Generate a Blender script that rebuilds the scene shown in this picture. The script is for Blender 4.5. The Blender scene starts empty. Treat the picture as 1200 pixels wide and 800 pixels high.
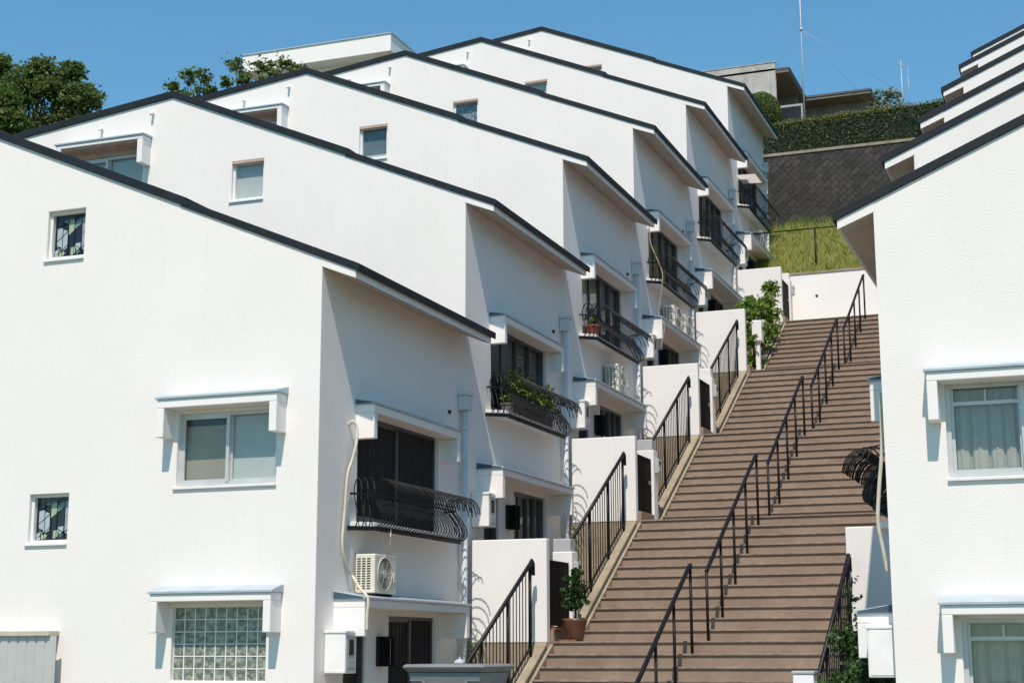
import bpy, bmesh, math, random
import numpy as np
from mathutils import Vector, Matrix, Euler
random.seed(7); rng = np.random.default_rng(11)
SC = bpy.context.scene
COL = SC.collection
R = math.radians

# ------------------------------------------------------------------ materials
MATS = {}
def new_mat(name):
    m = bpy.data.materials.new(name); m.use_nodes = True
    nt = m.node_tree; b = nt.nodes['Principled BSDF']
    return m, nt, b
def nd(nt, t, **kw):
    n = nt.nodes.new(t)
    for k, v in kw.items(): setattr(n, k, v)
    return n
def coords(nt, scale=(1, 1, 1), rot=(0, 0, 0), obj=True):
    tc = nd(nt, 'ShaderNodeTexCoord'); mp = nd(nt, 'ShaderNodeMapping')
    mp.inputs['Scale'].default_value = scale; mp.inputs['Rotation'].default_value = rot
    nt.links.new(tc.outputs['Object'], mp.inputs['Vector'])
    return mp.outputs['Vector']
def noise(nt, vec, scale, detail=4, rough=.55):
    n = nd(nt, 'ShaderNodeTexNoise'); n.inputs['Scale'].default_value = scale
    n.inputs['Detail'].default_value = detail; n.inputs['Roughness'].default_value = rough
    nt.links.new(vec, n.inputs['Vector']); return n.outputs['Fac']
def ramp(nt, fac, stops):
    r = nd(nt, 'ShaderNodeValToRGB'); e = r.color_ramp.elements
    while len(e) < len(stops): e.new(.5)
    for k, (p, c) in enumerate(stops): e[k].position = p; e[k].color = (*c, 1)
    nt.links.new(fac, r.inputs['Fac']); return r.outputs['Color']
def mix(nt, fac, a, b, mode='MIX'):
    m = nd(nt, 'ShaderNodeMix', data_type='RGBA', blend_type=mode)
    if isinstance(fac, float): m.inputs['Factor'].default_value = fac
    else: nt.links.new(fac, m.inputs['Factor'])
    for s, v in (('A', a), ('B', b)):
        i = [x for x in m.inputs if x.name == s and x.type == 'RGBA'][0]
        if isinstance(v, tuple): i.default_value = (*v, 1)
        else: nt.links.new(v, i)
    return [o for o in m.outputs if o.type == 'RGBA'][0]
def bump(nt, b, h, strength, dist):
    n = nd(nt, 'ShaderNodeBump'); n.inputs['Strength'].default_value = strength; n.inputs['Distance'].default_value = dist
    nt.links.new(h, n.inputs['Height']); nt.links.new(n.outputs['Normal'], b.inputs['Normal'])
def plain(name, c, rough=.6, var=.12, scale=6., bmp=0., metal=0., spec=.4, bscale=None):
    m, nt, b = new_mat(name); v = coords(nt)
    f = noise(nt, v, scale)
    lo = tuple(x * (1 - var) for x in c); hi = tuple(min(1, x * (1 + var)) for x in c)
    nt.links.new(ramp(nt, f, [(.3, lo), (.7, hi)]), b.inputs['Base Color'])
    b.inputs['Roughness'].default_value = rough; b.inputs['Metallic'].default_value = metal
    b.inputs['Specular IOR Level'].default_value = spec
    if bmp: bump(nt, b, noise(nt, v, bscale or scale * 4, 6), .6, bmp)
    MATS[name] = m; return m
def mat_stucco(name, c, dist=.006, stain=True):
    m, nt, b = new_mat(name)
    v = coords(nt, (1, 1, 2.1))
    big = noise(nt, coords(nt), .7, 5, .6)
    col = ramp(nt, big, [(.3, tuple(x * .955 for x in c)), (.65, c)])
    if stain:
        st = noise(nt, coords(nt, (5., 5., .35)), 1.6, 6, .65)
        col = mix(nt, ramp(nt, st, [(.60, (0, 0, 0)), (.82, (.22, .22, .22))]), col, (c[0] * .66, c[1] * .63, c[2] * .56))
        sp = noise(nt, coords(nt), 3.1, 3, .5)
        col = mix(nt, ramp(nt, sp, [(.70, (0, 0, 0)), (.80, (.25, .25, .25))]), col, (c[0] * .8, c[1] * .8, c[2] * .76))
    nt.links.new(col, b.inputs['Base Color'])
    b.inputs['Roughness'].default_value = .85; b.inputs['Specular IOR Level'].default_value = .2
    h = noise(nt, v, 34., 4, .55)
    bump(nt, b, h, .33, dist * 1.5)
    MATS[name] = m; return m
WHITE = (.81, .785, .75)
M_STUCCO = mat_stucco('white_stucco', WHITE)
M_PLASTER = mat_stucco('white_plaster', (.81, .80, .775), .0015)
M_IVYDARK = plain('inner_shade_and_groove', (.02, .032, .012), .9, .5, 15., .03)  # paints the shade inside ivy, hedge and bush; also colours the kerb groove
M_FENCEWALL = mat_stucco('garden_wall_paint', (.80, .80, .785), .002)
M_ENDWALL = mat_stucco('end_wall_paint', (.85, .86, .85), .0012)
M_ROOF = plain('dark_roof_metal', (.013, .019, .025), .6, .25, 3., 0, .0, .22)
M_FLASH = plain('blue_grey_flashing', (.40, .47, .52), .45, .1, 4., 0, .1)
M_GAPSHADE = plain('dark_blue_gap_shade', (.05, .085, .125), .5, .1, 4.)  # dark blue stands for shade in the open gap under the metal cap
M_BLACK = plain('black_iron', (.006, .0065, .008), .5, .3, 14., 0, 0., .3)
M_ALU = plain('aluminium_frame', (.56, .57, .56), .38, .08, 5., 0, .3)
M_ALUW = plain('white_window_frame', (.74, .75, .74), .4, .05, 5.)
M_BRONZE = plain('grey_bronze_frame', (.11, .115, .125), .4, .1, 5., 0, .3)
M_PIPE = plain('pale_drainpipe', (.60, .64, .67), .45, .06, 3.)
M_CREAM = plain('cream_hose_plastic', (.58, .53, .43), .6, .14, 9.)
M_ACBODY = plain('ivory_ac_casing', (.66, .63, .54), .45, .08, 5.)
M_ACDARK = plain('dark_vent', (.03, .03, .032), .6, .2, 9.)
M_ACGRILL = plain('grey_fan_guard', (.50, .49, .45), .5, .1, 9.)
M_BOXW = plain('white_plastic_box', (.80, .80, .78), .4, .05, 4.)
M_BOXG = plain('light_grey_plastic', (.42, .44, .45), .4, .05, 4.)
M_DOOR = plain('dark_brown_door', (.022, .016, .014), .5, .3, 7.)
M_SCREEN = plain('dark_mesh_screen', (.016, .015, .016), .75, .35, 40.)
M_GATE = plain('black_gate', (.006, .006, .0065), .7, .3, 8., 0, 0., .12)
M_TERRA = plain('terracotta', (.26, .095, .05), .75, .25, 9., .003)
M_TROUGH = plain('brown_trough', (.10, .085, .075), .6, .3, 5.)
M_SOIL = plain('soil', (.035, .025, .018), .95, .4, 20., .01)
M_PLANTER = plain('grey_planter_resin', (.17, .19, .20), .55, .14, 5., .0015)
M_SHEDCAP = plain('beige_shed_cap', (.50, .47, .38), .6, .08, 5.)
M_SHED = plain('pale_grey_sheet_metal', (.52, .52, .50), .45, .06, 2.5, 0, .2)
M_LININGBOUNCE = plain('brown_lining_bounce_tint', (.50, .335, .25), .7, .15, 6.)  # brown canopy lining; on small gable windows it paints bounced light
M_SOFFIT = plain('soffit_bounce_brown', (.50, .42, .34), .8, .08, 3., .001)  # warm bounce from sunlit ground and stairs is put into this brown
M_TRUNK = plain('bark', (.06, .045, .033), .9, .35, 12., .02)
M_BLUEBLIND = plain('pale_blue_blind', (.44, .51, .53), .8, .06, 3.)
M_BEIGEBLIND = plain('beige_blind', (.29, .28, .23), .8, .06, 3.)
M_WHITEBLIND = plain('white_curtain', (.62, .62, .57), .85, .07, 4.)
M_GREYBLIND = plain('grey_curtain', (.16, .165, .17), .85, .15, 4.)
M_GREENBLIND = plain('green_tinted_curtain', (.17, .24, .17), .85, .2, 4.)
M_INSIDE = plain('dim_interior', (.03, .03, .032), .9, .3, 3.)
M_RAIL = plain('weathered_wood_rail', (.33, .34, .34), .7, .15, 5.)
M_BRASS = plain('dull_steel', (.35, .35, .33), .35, .1, 9., 0, .8)
M_SHADE = None
M_MAST = plain('galvanised_mast', (.46, .48, .50), .45, .1, 5., 0, .3)

def mat_glass(name, tint=(.96, .97, .95), rough=.02, fac=.035):
    m, nt, b = new_mat(name); nt.nodes.remove(b)
    out = nt.nodes['Material Output']
    tr = nd(nt, 'ShaderNodeBsdfTransparent'); tr.inputs['Color'].default_value = (*tint, 1)
    gl = nd(nt, 'ShaderNodeBsdfGlossy'); gl.inputs['Roughness'].default_value = rough
    lw = nd(nt, 'ShaderNodeLayerWeight'); lw.inputs['Blend'].default_value = .5
    pw = nd(nt, 'ShaderNodeMath', operation='POWER'); pw.inputs[1].default_value = 4.
    nt.links.new(lw.outputs['Facing'], pw.inputs[0])
    ad = nd(nt, 'ShaderNodeMath', operation='MULTIPLY_ADD'); ad.inputs[1].default_value = .5; ad.inputs[2].default_value = fac
    ad.use_clamp = True
    nt.links.new(pw.outputs[0], ad.inputs[0])
    v = coords(nt); bp = nd(nt, 'ShaderNodeBump'); bp.inputs['Strength'].default_value = .12; bp.inputs['Distance'].default_value = .01
    nt.links.new(noise(nt, v, 3., 2), bp.inputs['Height']); nt.links.new(bp.outputs[0], gl.inputs['Normal'])
    mx = nd(nt, 'ShaderNodeMixShader'); nt.links.new(ad.outputs[0], mx.inputs[0])
    nt.links.new(tr.outputs[0], mx.inputs[1]); nt.links.new(gl.outputs[0], mx.inputs[2])
    nt.links.new(mx.outputs[0], out.inputs['Surface']); MATS[name] = m; return m
M_GLASS = mat_glass('window_glass', (.97, .965, .95))
M_GLASSD = mat_glass('dim_window_glass', (.75, .8, .8))
def mat_block():
    m, nt, b = new_mat('glass_block'); v = coords(nt)
    n = noise(nt, v, 16., 3, .6)
    nt.links.new(ramp(nt, n, [(.30, (.05, .065, .05)), (.5, (.16, .19, .15)), (.62, (.34, .38, .30)), (.75, (.16, .16, .12))]), b.inputs['Base Color'])
    b.inputs['Roughness'].default_value = .12; b.inputs['Specular IOR Level'].default_value = .6
    bump(nt, b, noise(nt, v, 30., 3), .5, .006); return m
M_BLOCK = mat_block()
def mat_concrete(name, c, dist=.004, streak=True):
    m, nt, b = new_mat(name); v = coords(nt)
    f = noise(nt, v, 2.2, 8, .65)
    col = ramp(nt, f, [(.3, tuple(x * .68 for x in c)), (.5, c), (.72, tuple(min(1, x * 1.2) for x in c))])
    if streak:
        s = noise(nt, coords(nt, (6, 6, .5)), 1.3, 6, .65)
        col = mix(nt, ramp(nt, s, [(.52, (0, 0, 0)), (.75, (.55, .55, .55))]), col, tuple(x * .45 for x in c))
    nt.links.new(col, b.inputs['Base Color']); b.inputs['Roughness'].default_value = .9
    bump(nt, b, noise(nt, v, 28., 8, .65), .7, dist); MATS[name] = m; return m
M_KERB = mat_concrete('mossy_beige_concrete', (.30, .26, .185), .014)
M_CONC = mat_concrete('weathered_concrete', (.42, .41, .38), .004)
M_HOUSEWALL = mat_concrete('beige_house_render', (.22, .20, .17), .003, False)
M_EAVEBOARD = plain('tan_eave_board', (.17, .15, .125), .75, .15, 5.)
def mat_steps():
    m, nt, b = new_mat('brown_step_tile'); v = coords(nt)
    f = noise(nt, v, 1.7, 6, .65)
    col = ramp(nt, f, [(.28, (.225, .163, .122)), (.5, (.285, .212, .16)), (.74, (.345, .265, .205))])
    g = noise(nt, coords(nt, (1, 4, 4)), 12., 6, .7)
    col = mix(nt, ramp(nt, g, [(.45, (0, 0, 0)), (.75, (.5, .5, .5))]), col, (.155, .12, .095))
    # moulded ribs and joints of the rubber-faced tiles
    br = nd(nt, 'ShaderNodeTexBrick'); br.offset = 0.
    nt.links.new(coords(nt, rot=(R(90), 0, 0)), br.inputs['Vector'])
    for k, val in (('Scale', 1.), ('Mortar Size', .004), ('Brick Width', .60), ('Row Height', 50.)): br.inputs[k].default_value = val
    br.inputs['Color1'].default_value = (1, 1, 1, 1); br.inputs['Color2'].default_value = (.95, .94, .93, 1); br.inputs['Mortar'].default_value = (.82, .82, .82, 1)
    col = mix(nt, 1., col, br.outputs['Color'], 'MULTIPLY')
    w = nd(nt, 'ShaderNodeTexWave'); w.bands_direction = 'X'; w.inputs['Scale'].default_value = 14.; w.inputs['Distortion'].default_value = .4
    nt.links.new(coords(nt), w.inputs['Vector'])
    nt.links.new(col, b.inputs['Base Color']); b.inputs['Roughness'].default_value = .82
    bump(nt, b, w.outputs['Fac'], .25, .004); return m
M_STEP = mat_steps()
M_NOSE = plain('step_nosing', (.25, .20, .165), .75, .3, 9., .002)
def mat_blocks():
    m, nt, b = new_mat('dark_stone_blocks')
    v = coords(nt, (1, 1, 1), (R(90), 0, 0))
    v2 = nd(nt, 'ShaderNodeMapping'); v2.inputs['Rotation'].default_value = (0, 0, R(43)); nt.links.new(v, v2.inputs['Vector'])
    dn = nd(nt, 'ShaderNodeTexNoise'); dn.inputs['Scale'].default_value = 2.; nt.links.new(v2.outputs[0], dn.inputs['Vector'])
    mv = nd(nt, 'ShaderNodeVectorMath', operation='MULTIPLY_ADD'); mv.inputs[1].default_value = (.045, .045, 0)
    nt.links.new(dn.outputs['Color'], mv.inputs[0]); nt.links.new(v2.outputs[0], mv.inputs[2])
    br = nd(nt, 'ShaderNodeTexBrick'); br.offset = .5; br.squash = 1
    for k, val in (('Scale', 1.), ('Mortar Size', .012), ('Mortar Smooth', .5), ('Brick Width', .27), ('Row Height', .165)): br.inputs[k].default_value = val
    br.inputs['Color1'].default_value = (.052, .050, .044, 1); br.inputs['Color2'].default_value = (.020, .020, .018, 1); br.inputs['Mortar'].default_value = (.006, .006, .006, 1)
    nt.links.new(mv.outputs[0], br.inputs['Vector'])
    f = noise(nt, coords(nt), 3.3, 8, .7)
    col = mix(nt, ramp(nt, f, [(.42, (0, 0, 0)), (.72, (.55, .55, .55))]), br.outputs['Color'], (.065, .058, .046))
    st = noise(nt, coords(nt, (1.5, 1, .5)), 1.1, 5)
    col = mix(nt, ramp(nt, st, [(.5, (0, 0, 0)), (.7, (.5, .5, .5))]), col, (.02, .021, .015))
    nt.links.new(col, b.inputs['Base Color']); b.inputs['Roughness'].default_value = .9
    bp = nd(nt, 'ShaderNodeBump'); bp.inputs['Strength'].default_value = .8; bp.inputs['Distance'].default_value = .03; bp.invert = True
    nt.links.new(br.outputs['Fac'], bp.inputs['Height'])
    b2 = nd(nt, 'ShaderNodeBump'); b2.inputs['Strength'].default_value = .9; b2.inputs['Distance'].default_value = .05
    nt.links.new(noise(nt, coords(nt), 14., 6, .7), b2.inputs['Height']); nt.links.new(bp.outputs[0], b2.inputs['Normal'])
    nt.links.new(b2.outputs[0], b.inputs['Normal']); return m
M_BLOCKS = mat_blocks()
def mat_leaf(name, cols, trans=.3):
    m, nt, b = new_mat(name); out = nt.nodes['Material Output']
    g = nd(nt, 'ShaderNodeNewGeometry')
    n = len(cols); col = ramp(nt, g.outputs['Random Per Island'], [(k / max(1, n - 1), c) for k, c in enumerate(cols)])
    nt.links.new(col, b.inputs['Base Color']); b.inputs['Roughness'].default_value = .5; b.inputs['Specular IOR Level'].default_value = .35
    t = nd(nt, 'ShaderNodeBsdfTranslucent'); nt.links.new(col, t.inputs['Color'])
    mx = nd(nt, 'ShaderNodeMixShader'); mx.inputs[0].default_value = trans
    nt.links.new(b.outputs[0], mx.inputs[1]); nt.links.new(t.outputs[0], mx.inputs[2]); nt.links.new(mx.outputs[0], out.inputs['Surface'])
    return m
M_LEAFD = mat_leaf('dark_tree_leaf', [(.06, .11, .028), (.12, .185, .045), (.20, .26, .08)], .48)
M_LEAFB = mat_leaf('bright_tree_leaf', [(.06, .12, .025), (.11, .18, .035), (.17, .23, .06)], .42)
M_LEAFP = mat_leaf('pot_shrub_leaf', [(.02, .055, .014), (.04, .10, .025), (.08, .15, .04)])
M_LEAFI = mat_leaf('ivy_leaf', [(.016, .035, .012), (.028, .055, .018), (.045, .075, .028), (.05, .06, .03)], .2)
M_LEAFH = mat_leaf('hedge_leaf', [(.10, .125, .025), (.16, .185, .04), (.24, .25, .07)])
M_LEAFV = mat_leaf('vine_leaf', [(.06, .13, .02), (.14, .24, .035), (.25, .35, .07)])
M_LEAFY = mat_leaf('pale_blossom_leaf', [(.10, .16, .05), (.20, .26, .10), (.45, .46, .33)])
M_GRASS = mat_leaf('wild_grass', [(.28, .40, .07), (.50, .54, .14), (.68, .64, .23), (.80, .70, .38)], .55)
M_GRASSG = mat_leaf('green_grass', [(.16, .32, .05), (.32, .48, .08), (.48, .58, .14)], .55)
M_EARTH = mat_concrete('earth_and_turf', (.13, .115, .06), .03, False)
M_SHADE = mat_leaf('white_shade_cloth', [(.82, .81, .78), (.80, .79, .76)], .75)

# ------------------------------------------------------------------ mesh builder
class MB:
    def __init__(s): s.v = []; s.f = []; s.sm = []
    def add(s, vs, fs, smooth=False):
        o = len(s.v); s.v += [tuple(p) for p in vs]; s.f += [tuple(o + k for k in f) for f in fs]; s.sm += [smooth] * len(fs); return s
    def box(s, x0, x1, y0, y1, z0, z1):
        x0, x1 = min(x0, x1), max(x0, x1); y0, y1 = min(y0, y1), max(y0, y1); z0, z1 = min(z0, z1), max(z0, z1)
        return s.add([(x0, y0, z0), (x1, y0, z0), (x1, y1, z0), (x0, y1, z0), (x0, y0, z1), (x1, y0, z1), (x1, y1, z1), (x0, y1, z1)],
                     [(0, 3, 2, 1), (4, 5, 6, 7), (0, 1, 5, 4), (1, 2, 6, 5), (2, 3, 7, 6), (3, 0, 4, 7)])
    def mbox(s, fn, a0, a1, d0, d1, b0, b1):
        p = fn(a0, d0, b0); q = fn(a1, d1, b1); return s.box(p[0], q[0], p[1], q[1], p[2], q[2])
    def prism(s, poly, fn, t0, t1):            # poly of 2-tuples, fn(p, t) -> xyz
        n = len(poly)
        vs = [fn(p, t0) for p in poly] + [fn(p, t1) for p in poly]
        fs = [tuple(range(n)), tuple(range(2 * n - 1, n - 1, -1))] + [(k, k + n, (k + 1) % n + n, (k + 1) % n) for k in range(n)]
        return s.add(vs, fs)
    def tube(s, pts, r, n=8, caps=True):
        pts = [Vector(p) for p in pts]; rs = r if isinstance(r, (list, tuple)) else [r] * len(pts)
        vs = []; ref = None
        for k, p in enumerate(pts):
            d = (pts[min(k + 1, len(pts) - 1)] - pts[max(k - 1, 0)]).normalized()
            if ref is None: ref = d.orthogonal().normalized()
            ref = (ref - d * ref.dot(d)).normalized(); b = d.cross(ref)
            for j in range(n):
                a = 2 * math.pi * j / n; vs.append(p + rs[k] * (ref * math.cos(a) + b * math.sin(a)))
        fs = [(k * n + j, k * n + (j + 1) % n, (k + 1) * n + (j + 1) % n, (k + 1) * n + j) for k in range(len(pts) - 1) for j in range(n)]
        s.add(vs, fs, True)
        if caps:
            o = len(s.v) - len(vs)
            s.f += [tuple(o + j for j in range(n - 1, -1, -1)), tuple(o + len(vs) - n + j for j in range(n))]; s.sm += [False, False]
        return s
    def bar(s, p, q, w, h=None):               # square bar
        p, q = Vector(p), Vector(q); h = h or w; d = (q - p).normalized()
        up = Vector((0, 0, 1)) if abs(d.z) < .95 else Vector((0, 1, 0))
        a = d.cross(up).normalized() * w / 2; b = a.cross(d).normalized() * h / 2
        return s.add([p - a - b, p + a - b, p + a + b, p - a + b, q - a - b, q + a - b, q + a + b, q - a + b],
                     [(0, 3, 2, 1), (4, 5, 6, 7), (0, 1, 5, 4), (1, 2, 6, 5), (2, 3, 7, 6), (3, 0, 4, 7)])
    def lathe(s, prof, n=20, c=(0, 0, 0)):
        vs = [(c[0] + r * math.cos(2 * math.pi * j / n), c[1] + r * math.sin(2 * math.pi * j / n), c[2] + z) for r, z in prof for j in range(n)]
        m = len(prof)
        fs = [(k * n + j, k * n + (j + 1) % n, (k + 1) * n + (j + 1) % n, (k + 1) * n + j) for k in range(m - 1) for j in range(n)]
        s.add(vs, fs, True); o = len(s.v) - len(vs)
        s.f += [tuple(o + j for j in range(n - 1, -1, -1)), tuple(o + len(vs) - n + j for j in range(n))]; s.sm += [False, False]
        return s
    def mesh(s, name, mat, recalc=True):
        me = bpy.data.meshes.new(name); me.from_pydata(s.v, [], s.f)
        me.polygons.foreach_set('use_smooth', s.sm)
        if recalc:
            bm = bmesh.new(); bm.from_mesh(me); bmesh.ops.recalc_face_normals(bm, faces=bm.faces); bm.to_mesh(me); bm.free()
        me.materials.append(mat); me.update(); return me
    def build(s, name, mat, parent=None, loc=None, bevel=0., recalc=True):
        return link(name, s.mesh(name, mat, recalc), parent, loc, bevel)
def link(name, me, parent=None, loc=None, bevel=0.):
    o = bpy.data.objects.new(name, me); COL.objects.link(o)
    if parent is not None: o.parent = parent
    if loc is not None: o.location = loc
    if bevel:
        b = o.modifiers.new('bevel', 'BEVEL'); b.width = bevel; b.segments = 2; b.limit_method = 'ANGLE'; b.angle_limit = R(40)
    return o
def tag(o, label=None, cat=None, group=None, kind=None):
    if label: o['label'] = label
    if cat: o['category'] = cat
    if group: o['group'] = group
    if kind: o['kind'] = kind
    return o
def thing(name, label, cat, loc=(0, 0, 0), group=None):
    o = bpy.data.objects.new(name, None); COL.objects.link(o); o.location = loc; o.empty_display_size = .2
    return tag(o, label, cat, group)
def copy_tree(o, parent=None):
    c = o.copy(); COL.objects.link(c)
    if parent is not None: c.parent = parent
    for ch in list(o.children): copy_tree(ch, c)
    return c
def carve(mb, cut, name, mat, parent, bevel=0.):
    a = mb.build(name, mat); b = cut.build('cutter', mat)
    md = a.modifiers.new('b', 'BOOLEAN'); md.object = b; md.operation = 'DIFFERENCE'; md.solver = 'EXACT'
    dg = bpy.context.evaluated_depsgraph_get(); dg.update()
    me = bpy.data.meshes.new_from_object(a.evaluated_get(dg)); me.name = name
    for x in (a, b): bpy.data.objects.remove(x, do_unlink=True)
    return link(name, me, parent, None, bevel)

# leaf clouds ----------------------------------------------------------------
def leaf_mesh(name, P, size, mat, up=.35, jitter=.35, aspect=.55):
    """P: n x 3 points; every leaf a folded four-cornered face with its own heading."""
    n = len(P); P = np.asarray(P, float)
    d = rng.normal(size=(n, 3)); d /= np.linalg.norm(d, axis=1)[:, None]
    nn = rng.normal(size=(n, 3)) * .75; nn[:, 2] += up; nn[:, 1] -= up * .5
    nn /= np.linalg.norm(nn, axis=1)[:, None]
    d -= nn * (d * nn).sum(1)[:, None]; d /= np.linalg.norm(d, axis=1)[:, None] + 1e-9
    t = np.cross(nn, d)
    L = (size * (1 + jitter * rng.normal(size=n))).clip(size * .4, size * 2)[:, None]; W = L * aspect
    a = P - d * L * .5; c = P + d * L * .5 - nn * L * .12
    b = P + t * W * .5 + nn * L * .08; e = P - t * W * .5 + nn * L * .08
    V = np.stack([a, b, c, e], 1).reshape(-1, 3)
    return raw_mesh(name, V, np.arange(4 * n).reshape(n, 4), mat)
def raw_mesh(name, V, F, mat):
    k = F.shape[1]; n = len(F); me = bpy.data.meshes.new(name)
    me.vertices.add(len(V)); me.vertices.foreach_set('co', V.astype(np.float32).ravel())
    me.loops.add(n * k); me.loops.foreach_set('vertex_index', F.astype(np.int32).ravel())
    me.polygons.add(n); me.polygons.foreach_set('loop_start', np.arange(0, n * k, k, dtype=np.int32))
    me.polygons.foreach_set('loop_total', np.full(n, k, dtype=np.int32))
    me.materials.append(mat); me.update(calc_edges=True); me.validate(); return me
def ball(n, c, r, shell=.55):
    d = rng.normal(size=(n, 3)); d /= np.linalg.norm(d, axis=1)[:, None]
    q = (shell + (1 - shell) * rng.random(n)) ** .8
    return np.asarray(c) + d * q[:, None] * np.asarray(r)
def clumps(cs, per, spread=.45):
    out = []
    for (c, r) in cs:
        c = np.asarray(c, float); r = np.asarray(r if np.ndim(r) else (r, r, r * .8), float)
        k = max(6, int(per / 26))
        sub = ball(k, c, r * 1.02, .15)
        for q in sub:
            e = r * spread * rng.uniform(.35, 1.15) * np.array([rng.uniform(.7, 1.5), rng.uniform(.7, 1.5), rng.uniform(.4, .9)])
            out.append(ball(max(4, int(per / k * rng.uniform(.5, 1.5))), q, e, .05))
        out.append(ball(max(3, int(per * .10)), c, r * 1.35, .3))
    return np.concatenate(out)
def tree(name, label, cat, base, fork, cs, per, leaf, mat, r0=.18, group=None, spread=.45):
    t = thing(name, label, cat, base, group); b = np.array(base)
    mb = MB(); f = Vector(fork)
    mid = Vector((f.x * .4 + .12, f.y * .5, f.z * .5))
    mb.tube([(0, 0, -.3), mid, f], [r0, r0 * .8, r0 * .62], 8)
    for (c, r) in cs:
        c = Vector(c); m = f.lerp(c, .5) + Vector((random.uniform(-.2, .2), random.uniform(-.2, .2), -.12 * (c - f).length))
        mb.tube([f - Vector((0, 0, .15)), m, c], [r0 * .5, r0 * .3, r0 * .08], 6)
        rr = r if not np.ndim(r) else min(r)
        for q in range(4):
            e = c + Vector((random.uniform(-1, 1), random.uniform(-1, 1), random.uniform(-.3, 1))) * rr * .75
            mb.tube([m.lerp(c, .5), e], [r0 * .16, r0 * .04], 5)
    mb.build('trunk', M_TRUNK, t)
    link('crown', leaf_mesh('crown', clumps(cs, per, spread), leaf, mat), t)
    return t

# ------------------------------------------------------------------ layout
XL, Y0, S, RISE = -8.29, 15.67, 4.30, 1.93      # left row: front wall, first gable, house width, rise per house
FLOOR = -1.80                                    # terrace of the first house
SLOPE = .424
def ztop(u):  return 4.56 - SLOPE * u if u > -4.96 else 4.56 + SLOPE * 4.96 - .115 * (-4.96 - u)
HOUSE = ['nearest left house', 'house with leafy balcony box', 'house with balcony terracotta pot',
         'house with paired air conditioners', 'left house just below the topmost', 'topmost left house']

def folds(mb, fn, a0, a1, b0, b1, d, amp=.012, n=None):
    n = n or max(8, int((a1 - a0) / .018)); vs = []
    ph = random.random() * 6
    for k in range(n + 1):
        a = a0 + (a1 - a0) * k / n
        off = amp * (math.sin(a * 62 + ph) + .5 * math.sin(a * 131 + ph * 2))
        vs += [fn(a, d + off, b0), fn(a, d + off * .6, b1)]
    mb.add(vs, [(2 * k, 2 * k + 2, 2 * k + 3, 2 * k + 1) for k in range(n)], True); return mb

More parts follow.
